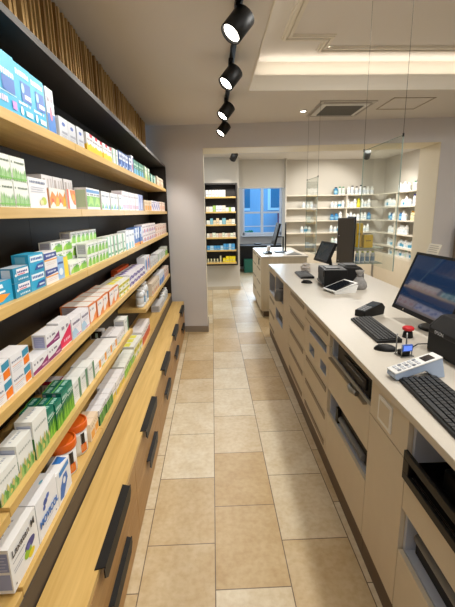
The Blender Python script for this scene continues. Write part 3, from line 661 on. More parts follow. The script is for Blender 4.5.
# tubs with orange lids
ORL = mat('orange_lid', '#e0661a', .35)
for i, y in enumerate((1.522, 1.672)):
    t = thing('supplement_tub', 'white tub with orange lid, %s of the two' % ['nearer', 'farther'][i], 'tub', (-.675, y, SZ[5]+.0005), 0, 'white tubs with orange lids')
    MB().lathe([(.062, 0), (.066, .004), (.066, .125)], WHITEP, seg=32).build('body', t)
    MB().lathe([(.071, .118), (.0725, .122), (.0725, .150), (.069, .154), (.064, .150), (.062, .146)], ORL, seg=32).build('lid', t)
    b = MB(); b.keep = True
    for a0, a1, z0, z1, c in ((-.5, .0, .02, .1, '#e8e4da'), (.08, .42, .012, .052, '#e46a1c'), (.12, .34, .052, .105, '#2a2320'), (.10, .38, .02, .045, '#f08c28')):
        for q in range(6):
            p0 = a0-.75+(a1-a0)*1.6*q/6; p1 = a0-.75+(a1-a0)*1.6*(q+1)/6; R = .0668
            b.poly([(R*math.cos(p0), R*math.sin(p0), z0), (R*math.cos(p1), R*math.sin(p1), z0), (R*math.cos(p1), R*math.sin(p1), z1), (R*math.cos(p0), R*math.sin(p0), z1)], C(c))
    b.build('label', t)
# white bottles with blue labels on shelf 5
def bottle_mesh(r, h, body, cap, lab=None, neck=.55, capc=.14, seg=14):
    b = MB(); hb = h*(1-capc)
    prof = [(r*.9, 0), (r, h*.02), (r, hb*.80), (r*.85, hb*.9), (r*neck, hb), (r*neck*1.05, hb+.0005), (r*neck*1.15, h*.995), (r*neck, h)]
    cm = C(body); cc = C(cap); lm = C(lab) if lab else cm
    b.lathe([prof[0], prof[1], (r, hb*.2)], cm, seg=seg); b.lathe([(r, hb*.2), (r*1.01, hb*.205), (r*1.01, hb*.62), (r, hb*.625)], lm, seg=seg)
    b.lathe([(r, hb*.62)]+prof[2:5], cm, seg=seg); b.lathe(prof[5:], cc, seg=seg)
    return b.mesh('bottle')
BM = {}
def bottle(r, h, body, cap, lab, loc, label, group, name='bottle', cat='bottle', **k):
    key = (r, h, body, cap, lab)
    if key not in BM: BM[key] = bottle_mesh(r, h, body, cap, lab, **k)
    o = bpy.data.objects.new(name, BM[key]); COL.objects.link(o); o.location = loc
    return tag(o, label, cat, group)
for i in range(4):
    bottle(.036, .16 if i < 2 else .185, '#dfe3e8', '#e8eaec', '#7fa6c8' if i % 2 else '#e2e5ea', (-.65, 3.40+i*.085, SZ[4]+.0005), 'white bottle with pale label on fifth shelf, %s from near end' % ORD[i], 'white bottles on the fifth shelf')
for i in range(6):
    bottle(.034, .125 if i % 2 else .10, '#d8dde2', '#eef0f0', '#c3ced6', (-.645, 4.74+i*.078, SZ[5]+.0005), 'small white bottle on lowest shelf, %s from near end' % ORD[i], 'small white bottles on the lowest shelf')

# ------------------------------------------------------------------ right: counter
CK = .018
def counter_origin(y): return (.652+CK*y, y, 0)
CRZ = -math.atan(CK)
HZ = [.935, .755, .56, .375, .19]
TOPZ = .97
def handle(parent, y0, y1, z):
    MB().box((-.003, y0, z-.036), (.001, y1, z), TAUPE).box((-.006, y0, z-.003), (-.002, y1, z), TAUPE).build('handle', parent)
def carcass(t, L, D=.55, holes=(), sm=None):
    sm = sm or CREAM
    # shell: sides, back, floor, fixed decks around open niches
    b = MB(); b.box((.0185, 0, .12), (D, .016, .94), sm).box((.0185, L-.016, .12), (D, L, .94), sm).box((D-.016, .016, .12), (D, L-.016, .94), CREAM).box((.031, .016, .12), (D-.016, L-.016, .135), CREAM)
    b.box((.02, .016, .925), (D-.016, L-.016, .94), CREAM)
    for z in holes: b.box((.02, .016, z-.014), (D-.016, L-.016, z), INNER)
    b.build('body', t)
    bx((.010, 0, 0), (.018, L, .118), PLINTH).build('plinth', t)
def front(t, y0, y1, z0, z1, name='door', m=CREAM): return bx((0, y0+.0015, z0+.0015), (.018, y1-.0015, z1-.0015), m).build(name, t, .001)
def frame_front(t, y0, y1, z0, z1, holes, name='panel'):
    # front panel with rectangular cut-outs (holes sorted along y, same band)
    b = MB(); zs = sorted({z0, z1} | {h[2] for h in holes} | {h[3] for h in holes}); ys = sorted({y0, y1} | {h[0] for h in holes} | {h[1] for h in holes})
    for a, c in zip(ys, ys[1:]):
        for p, q in zip(zs, zs[1:]):
            if any(h[0] <= a+1e-6 and h[1] >= c-1e-6 and h[2] <= p+1e-6 and h[3] >= q-1e-6 for h in holes): continue
            b.box((0, a, p), (.018, c, q), CREAM)
    o = b.build(name, t)
    e = MB()
    for h in holes:
        e.box((.0, h[0], h[2]), (.10, h[0]+.004, h[3]), INNER).box((.0, h[1]-.004, h[2]), (.10, h[1], h[3]), INNER).box((0, h[0]+.004, h[2]), (.10, h[1]-.004, h[2]+.004), INNER)
    e.build('niche_lining', o)
    return o
def unit(y0, y1, label):
    return thing('counter_cabinet', label, 'cabinet', counter_origin(y0), CRZ, 'white counter cabinets'), y1-y0-.002
DEV = [BLACK, BLACK2]
# E0: hidden nearest unit + E: pull-out printer unit
for (ya, yb, lab) in ((-.1, .58, 'cream counter cabinet nearest the camera below the keyboard'), (.58, 1.23, 'cream counter cabinet with open black pull-out tray, near end')):
    t, L = unit(ya, yb, lab); carcass(t, L, holes=(.70, .57, .40), sm=INNER)
    front(t, 0, L, .575, .705, 'panel'); front(t, 0, L, .122, .395)
# socket unit
t, L = unit(1.23, 1.58, 'narrow cream counter cabinet with white socket plate'); carcass(t, L)
p = front(t, 0, L, .77, .94, 'panel'); front(t, 0, L, .122, .768)
o = MB().box((-.006, .13, .795), (0, .255, .905), WHITEP).box((-.0075, .145, .81), (-.006, .24, .89), CREAM).build('socket_plate', p, .002)
# D: printers
t, L = unit(1.58, 2.25, 'cream counter cabinet with two open printer compartments'); carcass(t, L, holes=(.79, .57, .42), sm=INNER)
front(t, 0, L, .575, .80, 'panel'); front(t, 0, L, .122, .42)
# C: drawers with slots
t, L = unit(2.25, 2.94, 'cream counter cabinet with slot and two small square niches'); carcass(t, L)
d = front(t, 0, L, .845, .94, 'drawer'); handle(d, .04, .62, .935)
frame_front(t, 0, L, .575, .843, ((.06, .54, .775, .83), (.05, .20, .625, .695), (.37, .53, .625, .695)))
for z0, z1 in ((.385, .573), (.20, .383), (.122, .198)): d = front(t, 0, L, z0, z1, 'drawer'); handle(d, .04, .62, z1-.012)
# B
t, L = unit(2.94, 3.66, 'cream counter cabinet with five drawers and long handles, middle'); carcass(t, L)
for z0, z1 in ((.77, .94), (.575, .768), (.385, .573), (.20, .383), (.122, .198)): d = front(t, 0, L, z0, z1, 'drawer'); handle(d, .05, .65, z1-.012)
t, L = unit(3.66, 4.0, 'narrow plain cream counter cabinet without handles'); carcass(t, L)
front(t, 0, L, .122, .94)
# A2/A1
t, L = unit(4.0, 4.62, 'cream counter cabinet with upper niche and lower square niche'); carcass(t, L, holes=(.68, .40))
frame_front(t, 0, L, .40, .94, ((.02, .60, .69, .915), (.04, .56, .41, .545))); front(t, 0, L, .122, .398)
t, L = unit(4.62, 5.20, 'cream counter cabinet at far end with niche and drawers'); carcass(t, L, holes=(.60,))
frame_front(t, 0, L, .575, .94, ((.02, .56, .62, .88),))
for z0, z1 in ((.385, .573), (.20, .383), (.122, .198)): d = front(t, 0, L, z0, z1, 'drawer'); handle(d, .08, .52, z1-.012)
o = MB()
o.prism([(-.015, -.12), (-.015, 5.205), (.93, 5.205), (.93, -.12)], .94, TOPZ, WORKTOP)
o = o.build('counter_worktop', None, .003); o.location = (.652, 0, 0); o.rotation_euler = (0, 0, CRZ)
tag(o, 'long pale counter worktop carrying keyboards, monitors and printers', 'worktop')
o = MB().box((.90, -.12, .0), (.918, 5.19, .938), LAMX).build('counter_back_panel'); o.location = (.652, 0, 0); o.rotation_euler = (0, 0, CRZ)
tag(o, 'long cream panel closing the customer side of the counter', 'panel')
def cpt(x, y, z=0): # counter-local to world
    c, s = math.cos(CRZ), math.sin(CRZ); return (.652+x*c-y*s, x*s+y*c, z)
# black pull-out tray in the near unit
def local_thing(name, label, cat, x, y, z, rz=0, group=None): return thing(name, label, cat, cpt(x, y, z), CRZ+rz, group)
t = local_thing('pull_out_tray', 'open black pull-out tray in the nearest open compartment', 'tray', -.016, .62, .712)
b = MB(); b.box((0, 0, 0), (.014, .60, .03), BLACK2).box((0, 0, .03), (.014, .04, .08), BLACK2).box((0, .56, .03), (.014, .60, .08), BLACK2).box((0, 0, .08), (.014, .60, .11), BLACK2); b.build('front_frame', t, .002)
b = MB(); b.box((.036, 0, 0), (.45, .60, .008), BLACK).box((.014, 0, 0), (.45, .01, .06), BLACK).box((.014, .59, 0), (.45, .60, .06), BLACK); b.build('tray_bed', t)
bx((.10, .04, .009), (.42, .52, .09), BLACK).build('device', t, .008)
t = local_thing('document_scanner', 'grey bar device in the lower compartment nearest the camera', 'scanner', .05, .62, .4005)
bx((0, 0, 0), (.34, .58, .07), BLACK2).build('body', t, .006)
MB().tube([(-.0, .02, .085), (-.0, .56, .085)], .02, GREYP, 12).build('grey_bar', t)
# printers in D
t = local_thing('label_printer', 'black printer in the upper open counter compartment', 'printer', .0, 1.63, .805)
bx((.015, 0, 0), (.40, .50, .10), BLACK).build('body', t, .008)
bx((.005, .03, .03), (.016, .36, .085), BLACK2).build('front_panel', t, .003)
bx((.0, .05, .062), (.006, .30, .068), C('#55575a')).build('paper_slot', t)
o = bx((-.022, -.02, -.012), (-.002, .56, -.004), TAUPE).build('output_shelf', t)
b = MB(); b.tube([(-.03, .04, .012), (-.045, .08, .014), (-.035, .13, .012)], .014, STEEL, 8); b.build('metal_latch', t)
t = local_thing('card_printer', 'black printer with grey roller in lower counter compartment', 'printer', .02, 1.63, .4205)
bx((.02, 0, 0), (.38, .50, .10), BLACK).build('body', t, .008)
MB().tube([(.015, .06, .04), (.015, .44, .04)], .018, GREYP, 12).build('roller', t)
MB().box((0, .46, .0), (.02, .50, .09), BLACK2).build('side_guide', t)
# gear in the far niches
t = local_thing('scanner_holder', 'grey device bulging from the far upper counter niche', 'scanner', .0, 4.12, .6805)
bx((.02, 0, 0), (.25, .34, .11), BLACK2).build('body', t, .01)
MB().lathe([(.05, 0), (.062, .03), (.058, .09), (.04, .12)], GREYP, (-.005, .10, .012), 18).build('grey_cup', t)
MB().lathe([(.035, 0), (.04, .03), (.036, .07)], C('#3a3c40'), (.0, .24, .012), 16).build('dark_cup', t)
t = local_thing('box_stack', 'small dark box with white slip in lower far niche', 'box', .03, 4.10, .4205)
bx((0, 0, 0), (.2, .40, .07), BLACK2).build('body', t, .004)
bx((.0, .06, .071), (.14, .26, .078), WHITEP).build('paper_slip', t)

# keyboards -------------------------------------------------
def keyboard(label, corner, rz, L=.44, D=.15, cols=18):
    t = thing('computer_keyboard', label, 'keyboard', corner, rz, 'black keyboards on the counters')
    # local: +y along length, +x depth
    b = MB(); b.prism([(0, 0), (D, 0), (D, .022), (0, .012)], 0, L, BLACK, 'Y'); b.build('base', t, .002)
    k = MB(); kx = (D-.016)/6
    for r in range(6):
        for c in range(cols):
            if r == 0 and 4 <= c <= 9:
                if c > 4: continue
                y0 = .008+c*(L-.016)/cols; y1 = y0+(L-.016)/cols*6-.003
            else: y0 = .008+c*(L-.016)/cols; y1 = y0+(L-.016)/cols-.003
            x0 = .008+r*kx; z = .012+.010*(x0/D)
            k.prism([(x0, z), (x0+kx-.003, z+.0012), (x0+kx-.0045, z+.0075), (x0+.0015, z+.0065)], y0, y1, C('#1d1d20', .5), 'Y')
    tag(k.build('keys', t), kind='stuff')
    return t
keyboard('black keyboard nearest the camera on the counter worktop', (.715, 1.03, TOPZ), -.06)
keyboard('black keyboard behind the small display holder, middle of counter', (.845, 1.93, TOPZ), -.04, .46, .13)
keyboard('small black keyboard beside the middle workstation mouse', (.895, 3.98, TOPZ), -.05, .42, .14)
# mice
def mouse(label, loc, rz):
    t = thing('computer_mouse', label, 'mouse', loc, rz)
    b = MB(); n = 10
    prof = []
    for i in range(9):
        a = i/8*PI/2; prof.append((math.cos(a), math.sin(a)))
    M = Matrix.Diagonal((.032, .056, .030, 1))
    b.lathe([(p[0] if p[0] > .02 else .02, p[1]) for p in prof], BLACK, seg=24, M=M); b.build('shell', t)
    bx((-.003, .018, .024), (.003, .036, .0295), GREYP).build('wheel', t)
mouse('black mouse beside the small display holder', (.845, 1.83, TOPZ), 1.2)
mouse('black mouse in front of middle workstation keyboard', (.90, 3.74, TOPZ), 1.1)
# card terminals
t = thing('card_terminal', 'black card payment terminal behind the middle keyboard', 'card terminal', (1.03, 2.50, TOPZ), 0)
M = rotm((0, 0, .03), 0, 0, .50)
MB().prism([(-.10, -.03), (.09, -.03), (.10, .02), (.07, .05), (-.10, .012)], -.042, .042, BLACK, 'Y', M).build('body', t, .006)
M2 = M @ rotm((.012, 0, .0345), 0, -.215, 0)
bx((-.0, -.0, 0), (.001, .001, .001), BLACK)
MB().box((-.02, -.034, 0), (.055, .034, .003), C('#39434d', .15), M2).build('screen', t)
b = MB()
for i in range(4):
    for j in range(3): b.box((-.10+i*.019, -.028+j*.021, -.001), (-.10+i*.019+.014, -.028+j*.021+.015, .004), C('#8b8d92'), M2)
tag(b.build('keypad', t))
t = thing('desk_phone', 'white cordless-style telephone handset terminal with blue-grey side', 'telephone', (.715, 1.52, TOPZ), 0)
# wedge-shaped: low end towards aisle, high end towards customer side
prof = [(0, .012), (.015, .004), (.135, .035), (.185, .0), (.225, .0), (.205, .085), (.0, .030)]
M = rotm((0, 0, 0), 0, 0, .12)
MB().prism(prof, -.062, .0, BLUEW, 'Y', M).build('body', t, .003)
ang = math.atan2(.055, .205); M2 = M @ rotm((0, 0, .0305), 0, -ang, 0)
MB().box((.0, -.064, 0), (.212, .002, .006), WHITEP, M2).build('top_shell', t, .002)
MB().box((.14, -.052, .006), (.185, -.012, .008), C('#2a2226', .15), M2).build('screen', t)
b = MB()
for i in range(5):
    for j in range(3): b.box((.02+i*.022, -.055+j*.018, .006), (.02+i*.022+.013, -.055+j*.018+.011, .0085), C('#b9bcc4' if (i+j) % 3 else '#6f7480'), M2)
b.build('keypad', t)
# small display holder
t = thing('display_holder', 'small metal holder with blue-lit display beside the mouse', 'display', (.895, 1.745, TOPZ), .15)
b = MB(); b.box((-.03, -.03, 0), (.035, .03, .006), STEEL)
for x in (-.026, .026): b.tube([(x, .022, .005), (x, .022, .105)], .0035, STEEL); b.tube([(x, -.022, .005), (x, -.022, .06)], .003, STEEL)
b.build('frame', t)
MB().box((-.022, -.018, .006), (.022, .018, .03), BLACK).build('base', t, .003)
MB().box((-.026, -.028, .03), (.026, -.018, .062), C('#3f62b4')).build('display_case', t)
bx((-.021, -.029, .035), (.021, -.028, .057), mat('blue_display', '#6c8ce0', .3, emit='#4d74e6', es=.8)).build('display', t)
# red-topped stamp
t = thing('stamp', 'round red-topped black stamp standing under the large monitor', 'stamp', (1.05, 2.02, TOPZ), 0)
MB().lathe([(.028, 0), (.024, .028), (.016, .038)], BLACK, seg=18).build('base', t)
MB().lathe([(.022, .038), (.030, .042), (.031, .052), (.026, .058)], C('#cf2026'), seg=18).build('red_cap', t)
# large monitor
def monitor(label, p0, p1, tilt, hgt, thick=.03, stand=None, screen=None, group=None, name='computer_monitor'):
    # p0: bottom-far corner, p1: bottom-near corner (world); screen faces -X side
    p0, p1 = Vector(p0), Vector(p1); yv = (p1-p0); L = yv.length; yv.normalize()
    nrm = Vector((-yv.y, yv.x, 0)).normalized()
    if nrm.x > 0: nrm = -nrm
    up = Vector((0, 0, 1)); upv = (up*math.cos(tilt) - nrm*math.sin(tilt)); face = (nrm*math.cos(tilt) + up*math.sin(tilt))
    base = (p0+p1)/2
    t = thing(name, label, 'monitor', (base.x-nrm.x*.08, base.y-nrm.y*.08, stand), 0, group)
    M = Matrix((yv.to_4d(), upv.to_4d(), face.to_4d(), (0, 0, 0, 1))).transposed()
    for i in range(3): M[3][i] = 0
    M = Matrix(((yv.x, upv.x, face.x, 0), (yv.y, upv.y, face.y, 0), (yv.z, upv.z, face.z, 0), (0, 0, 0, 1)))
    M = Matrix.Translation(p0-t.location) @ M
    w = .016
    MB().box((0, 0, -thick), (L, hgt, -.006), BLACK, M).box((0, 0, -.006), (L, w*1.6, 0), BLACK, M).box((0, hgt-w, -.006), (L, hgt, 0), BLACK, M).box((0, w*1.6, -.006), (w, hgt-w, 0), BLACK, M).box((L-w, w*1.6, -.006), (L, hgt-w, 0), BLACK, M).build('bezel', t, .002)
    MB().box((w, w*1.6, -.006), (L-w, hgt-w, -.004), screen, M).build('screen', t)
    c = M @ Vector((L/2, hgt*.42, -thick)); c2 = c - nrm*.07
    b = MB().tube([tuple(c), tuple(c+(-nrm)*.04), (c.x-nrm.x*.075, c.y-nrm.y*.075, .06), (c.x-nrm.x*.075, c.y-nrm.y*.075, .01)], .018, BLACK2, 10)
    b.build('stand', t)
    MB().lathe([(.105, 0), (.105, .008), (.09, .014)], BLACK2, (c.x-nrm.x*.06, c.y-nrm.y*.06, 0), 28).build('foot', t)
    return t, M
SCR = mat('glossy_screen', '#0d1626', .06, emit='#2f4a72', es=.35, spec=.9, coat=.6)
SCR2 = mat('matte_screen', '#222c38', .12, emit='#2a3a4e', es=.12, spec=.8)
t, M = monitor('large glossy computer monitor nearest the camera', (1.135, 2.42, 1.045), (1.165, 1.87, 1.045), math.radians(22), .372, stand=TOPZ, screen=SCR)
MB().lathe([(.006, 0), (.006, .001)], C('#b9a99a'), (.13, .014, .0), 12, M=M).build('logo_dot', t)
m2, M2_ = monitor('small tilted point-of-sale monitor, middle workstation', (1.115, 4.36, 1.12), (1.165, 4.02, 1.12), math.radians(24), .225, .03, TOPZ, SCR2)
# slip of paper clipped to big monitor
t2 = M @ Vector((.17, .372, -.012))
t = thing('paper_slip', 'small printed paper slip propped on top of the large monitor', 'paper', tuple(M @ Vector((.09, .37, -.004))+Vector((1.135*0, 0, 0))), 0)
mw = Matrix.Translation(Vector((1.135+.08*1, 2.145, TOPZ)))
bpy.context.view_layer.update()
# place in world: monitor root location + local
root = [o for o in COL.objects if o.get('label', '').startswith('large glossy')][0]
t.location = root.location + (M @ Vector((.13, .374, -.012)))
MB().box((-.006, -.075, 0), (-.003, .055, .062), C('#c9c2b2'), rotm((0, 0, 0), 0, .35, 0)).build('sheet', t)
b = MB()
for i in range(4): b.box((-.0068, -.06+.01*(i % 2), .012+i*.012), (-.006, .04, .0155+i*.012), C('#8d867a'), rotm((0, 0, 0), 0, .35, 0))
b.build('print_lines', t)
# near black receipt printer
t = thing('receipt_printer', 'black receipt printer nearest the camera beside the white telephone', 'printer', (1.06, 1.42, TOPZ), .04)
MB().prism([(0, 0), (.30, 0), (.30, .18), (.06, .18), (0, .13)], 0, .40, BLACK, 'Y').build('body', t, .01)
MB().prism([(.0, .10), (-.012, .105), (-.012, .125), (.055, .185), (.062, .18)], .03, .37, BLACK2, 'Y').build('lid', t, .004)
me = text_mesh('EPSON', .022, C('#b9babd'), .0003, .0003)
o = bpy.data.objects.new('lettering', me); COL.objects.link(o); o.parent = t; o.location = (-.0135, .29, .115); o.rotation_euler = Matrix(((0, 0, -1), (-1, 0, 0), (0, 1, 0))).to_euler()
MB().tube([(.02, .40, .03), (-.02, .44, .015), (-.06, .42, .006), (-.09, .38, .006)], .003, BLACK).build('cable', t)
# middle printers
t = thing('invoice_printer', 'black box-shaped printer at the middle workstation', 'printer', (.985, 3.44, TOPZ), -.10)
MB().box((0, 0, .012), (.20, .34, .165), BLACK).box((-.006, .02, .10), (0, .32, .155), BLACK2).box((.02, .02, 0), (.18, .32, .012), BLACK2).build('body', t, .006)
bx((-.012, .03, .03), (0, .31, .045), C('#2b2c2f')).build('paper_tray', t)
bx((.03, .08, .165), (.15, .26, .172), C('#26272a')).build('lid', t, .003)
t = thing('office_printer', 'rounded black printer behind the box-shaped printer, middle workstation', 'printer', (1.21, 3.62, TOPZ), -.10)
MB().prism([(0, 0), (.18, 0), (.20, .04), (.195, .13), (.16, .165), (0, .17)], 0, .26, BLACK2, 'Y').build('body', t, .015)
bx((.03, .04, .171), (.14, .22, .176), BLACK).build('lid', t, .003)
# tablet in white cradle
t = thing('tablet', 'dark tablet in white cradle in front of middle printers', 'tablet', (1.0, 3.165, TOPZ), .25)
a = .30
MB().prism([(0, 0), (.20, .0), (.22, .065), (.205, .07), (.02, .015), (0, .01)], .0, .02, WHITEP, 'Y').prism([(0, 0), (.20, .0), (.22, .065), (.205, .07), (.02, .015), (0, .01)], .18, .20, WHITEP, 'Y').box((.16, .02, 0), (.20, .18, .015), WHITEP).build('cradle', t, .002)
M = rotm((0, 0, .012), 0, -a, 0)
MB().box((0, 0, .0), (.225, .20, .010), WHITEP, M).build('frame', t, .002)
MB().box((.018, .015, .010), (.205, .185, .0115), C('#141a22', .1), M).build('screen', t)
# grey cloth bag
t = thing('cloth_pouch', 'grey knotted cloth pouch standing beside the white-cradle tablet', 'pouch', (1.28, 3.38, TOPZ), 0)
CL = mat('grey_cloth', '#8d8a88', .9, noise=.2, nscale=40, bump=.5)
MB().lathe([(.055, 0), (.07, .02), (.062, .06), (.03, .105), (.02, .12), (.034, .145), (.04, .165), (.012, .17)], CL, seg=14, M=Matrix.Diagonal((1, .8, 1, 1))).build('body', t)
MB().lathe([(.023, .112), (.027, .118), (.023, .124)], C('#6a6866'), seg=12).build('knot', t)
t = MB(); t.lathe([(.03, 0), (.055, .015), (.05, .035), (.06, .055), (.04, .075), (.045, .09), (.015, .10)], C('#d9d3ce', .8), seg=9)
rc_ = random.Random(4); t.v = [(x+rc_.uniform(-.010, .010), y+rc_.uniform(-.010, .010), max(0, z+(rc_.uniform(-.008, .008) if z > .001 else 0))) for (x, y, z) in t.v]; t.sm = [False]*len(t.sm)
tag(t.build('crumpled_paper', None, loc=(1.06, 4.46, TOPZ)), 'crumpled white paper left of the middle monitor', 'paper')
# hanging glass screens over the counter
def screen(label, x, y0, y1, z0, z1, zc0, zc1, grp):
    t = thing('glass_screen', label, 'glass screen', (x, y0, z1), 0, grp)
    L = y1-y0
    o = bx((-.003, 0, z0-z1), (.003, L, 0), GLASS).build('pane', t)
    b = MB(); e = .0015
    for (p, q) in (((-.0032, -.001, z0-z1), (.0032, 0, 0)), ((-.0032, L, z0-z1), (.0032, L+.002, 0)), ((-.0032, 0, 0), (.0032, L, .002))): b.box(p, q, GLASSE)
    b.build('polished_edge', t)
    for y, zc in ((.0, zc0), (L, zc1)):
        MB().tube([(0, y, 0.0), (0, y, zc-z1)], .0012, C('#4a4744'), 6).build('wire', t)
        MB().box((-.004, y-.004, -.008), (.004, y+.004, .012), BLACKM).build('clamp', t)
screen('clear hanging glass screen beside the large monitor', 1.125, 2.42, 3.03, 1.27, 2.07, 3.03, 3.03, 'hanging glass screens')
screen('clear hanging glass screen above the small middle monitor', 1.125, 4.31, 4.80, 1.18, 2.0, 2.74, 2.74, 'hanging glass screens')

# ------------------------------------------------------------------ island counter
t = thing('island_counter', 'second cream counter standing behind the long counter', 'counter', (.765, 6.12, 0), -.012)
MB().box((.0, 0, .09), (.70, 1.50, .94), LAMX).build('body', t, .002)
bx((.03, .02, 0), (.68, 1.48, .088), PLINTH).build('plinth', t)
bx((-.015, -.015, .941), (.72, 1.52, .97), WORKTOP).build('worktop', t, .003)
for k in range(2):
    y0 = .02+.75*k
    for j, (z0, z1) in enumerate(((.76, .93), (.54, .755), (.32, .535), (.10, .315))):
        d = bx((-.016, y0, z0), (-.0, y0+.72, z1), CREAM).build('drawer', t, .001)
        MB().box((-.022, y0+.15, z1-.03), (-.016, y0+.6, z1-.006), TAUPE).build('handle', d)
bx((-.02, .30, .80), (-.0165, .44, .90), C('#2a2a2c')).build('socket_plate', t)
ISZ = .9705
t = thing('island_monitor', 'thin black monitor on the far island counter', 'monitor', (1.10, 6.70, ISZ), 0)
M = rotm((-.03, 0, .30), 0, math.radians(14), -.06)
MB().box((-.02, -.26, -.17), (.01, .26, .19), BLACK, M).build('housing', t, .004)
MB().box((-.0215, -.245, -.155), (-.02, .245, .175), mat('dim_screen', '#14181e', .5), M).build('screen', t)
MB().tube([(.0, 0, .26), (.09, 0, .26), (.09, 0, .02)], .014, BLACK2).tube([(.13, .0, .0), (.13, .0, .5)], .012, BLACK2).build('stand', t)
MB().box((-.05, -.12, 0), (.16, .12, .012), BLACK2).build('foot', t, .003)
t = thing('phone', 'flat dark telephone on the far island counter', 'telephone', (.85, 6.42, ISZ), .1)
MB().prism([(0, 0), (.12, 0), (.12, .035), (0, .015)], 0, .22, C('#3b3f40'), 'Y').build('body', t, .004)
bx((.02, .02, .03), (.10, .07, .045), BLACK).build('handset', t, .004)
t = thing('open_folder', 'open white ring folder on the far island counter', 'folder', (1.16, 6.22, ISZ), .1)
MB().prism([(0, 0), (.26, 0), (.26, .004), (.14, .05), (.0, .006)], 0, .24, C('#c9ccd0'), 'Y').build('cover', t)
MB().prism([(.02, .014), (.14, .054), (.14, .057), (.02, .018)], .02, .22, WHITEP, 'Y').build('pages', t)
t = MB().lathe([(.03, 0), (.035, .04), (.03, .09)], C('#b8b2ac'), seg=14); tag(t.build('pen_cup', None, loc=(.985, 6.98, ISZ)), 'small grey cup beside the island monitor', 'cup')

# ------------------------------------------------------------------ dark niche shelf (back left)
t = thing('niche_shelf', 'dark wall shelf with oak boards in the back left niche', 'shelving', (-.16, 8.27, 0), 0)
NX = .68
bx((0, .205, .56), (NX, .228, 2.225), DARK).build('back_panel', t)
for x in (0, NX-.03): bx((x, 0, .56), (x+.03, .205, 2.225), DARK).build('side_panel', t)
bx((.03, 0, 2.195), (NX-.03, .205, 2.225), DARK).build('top_panel', t); bx((.03, 0, .56), (NX-.03, .205, .59), DARK).build('bottom_panel', t)
NZ = [1.96, 1.665, 1.41, 1.145, .885, .625]
for z in NZ: bx((.031, -.01, z-.03), (NX-.031, .203, z), OAK).build('shelf', t)
nn = ['top', 'second', 'third', 'fourth', 'fifth', 'lowest']
ncol = [['#e8e6e4'], ['#e6d9c4', '#e8e6e0', '#9cbf5a', '#e6e6f2', '#d9d9ee'], ['#e0e0d4', '#7ab3c0', '#e0cfa8', '#dcc9a4'], ['#e4dccd', '#d9b9a0', '#dfe6d0'], ['#3d8fc6', '#a9cfe6', '#4a9ad0'], ['#cfc9a0', '#e6d21e', '#efd628']]
for s, z in enumerate(NZ):
    x = -.118; i = 0
    lim = .47 if s else .28
    while x < lim-.03:
        w = rj.choice([.05, .06, .075]); h = rj.choice([.08, .10, .12]) if s in (1, 2) else (.13 if s == 0 else rj.choice([.08, .09]))
        if s >= 4: h = .12 if x > .22 else .085
        if s == 5 and x < .18: w = .035; h = rj.choice([.07, .13])
        c = ncol[s][i % len(ncol[s])] if not (s == 5) else ('#cfc9a0' if x < .18 else '#e8d322')
        me = MB(); me.box((0, 0, 0), (w-.004, .10, h), C(c)); me.box((w*.15, -.001, h*.3), (w*.75, 0, h*.42), C('#9aa0a8'))
        o = me.build('medicine_box', None, loc=(x, 8.285, z+.0005))
        tag(o, 'small box in dark niche, %s shelf, %s from left' % (nn[s], ORD[i] if i < 12 else 'last'), 'medicine box', 'boxes on the %s niche shelf' % nn[s])
        x += w+(.03 if s == 5 and x < .18 else .002); i += 1
# ------------------------------------------------------------------ cream back shelving
SHM = mat('cream_shelf', '#dcd4c4', .5)
BZ = [1.985, 1.71, 1.44, 1.175, .915]
t = thing('back_shelving', 'long cream shelving on the back wall behind the counter', 'shelving', (1.63, 8.80, 0), 0)
bx((0, .235, .74), (2.10, .255, 2.74), BACKW).build('back_panel', t)
for z in BZ: bx((0, 0, z-.022), (2.0, .234, z), SHM).build('shelf', t, .001)
bx((0, 0, .70), (1.96, .234, .74), SHM).build('base_top', t)
for x in (.66, 1.32): bx((x, .01, .741), (x+.018, .233, BZ[0]-.023), SHM).build('upright', t)
for k in range(3): bx((.002+.655*k, -.0, .10), (.652+.655*k, .234, .698), CREAM).build('base_cabinet', t, .001)
t = thing('side_shelving', 'cream shelving along the right side wall of back room', 'shelving', (3.62, 6.1, 0), 0)
bx((.25, 0, 0), (.27, 2.94, 2.74), BACKW).build('back_panel', t)
for z in BZ: bx((0, 0, z-.022), (.249, 2.68, z), SHM).build('shelf', t, .001)
bx((0, 0, .70), (.249, 2.66, .74), SHM).build('base_top', t)
for y in (0.9, 1.8): bx((.01, y, .741), (.248, y+.018, BZ[0]-.023), SHM).build('upright', t)
for k in range(4): bx((.0, .665*k, .12), (.249, .663+.665*k, .698), CREAM).build('base_cabinet', t, .001)
# stock: list of (shelf index, x0, items, kinds)
KINDS = {
 'wb': (.036, .165, '#f0f0f0', '#23272e', '#c9d3dc'), 'ww': (.034, .15, '#f2f2f0', '#f0f0ee', '#dfe6ea'), 'sw': (.033, .125, '#efeeea', '#ececea', '#cfdde6'),
 'bb': (.042, .155, '#3b87b4', '#1d2f4c', '#8fc0d8'), 'lb': (.042, .13, '#2f7fb6', '#2d6ea4', '#7fb4d4'), 'yl': (.034, .16, '#c9c21c', '#98a02a', '#dcd84c'),
 'pu': (.030, .175, '#e8e6ea', '#4b4aa4', '#dcdce6'), 'cr': (.032, .15, '#e0d3a4', '#d9a92c', '#e6ddb8'), 'gr': (.034, .14, '#e4e8e2', '#4a9a6a', '#cfe0d4'), 'tq': (.034, .13, '#dfe6e6', '#dfe6e6', '#4f9fc0')}
RB = random.Random(21)
wn = ['top', 'second', 'third', 'fourth', 'fifth']
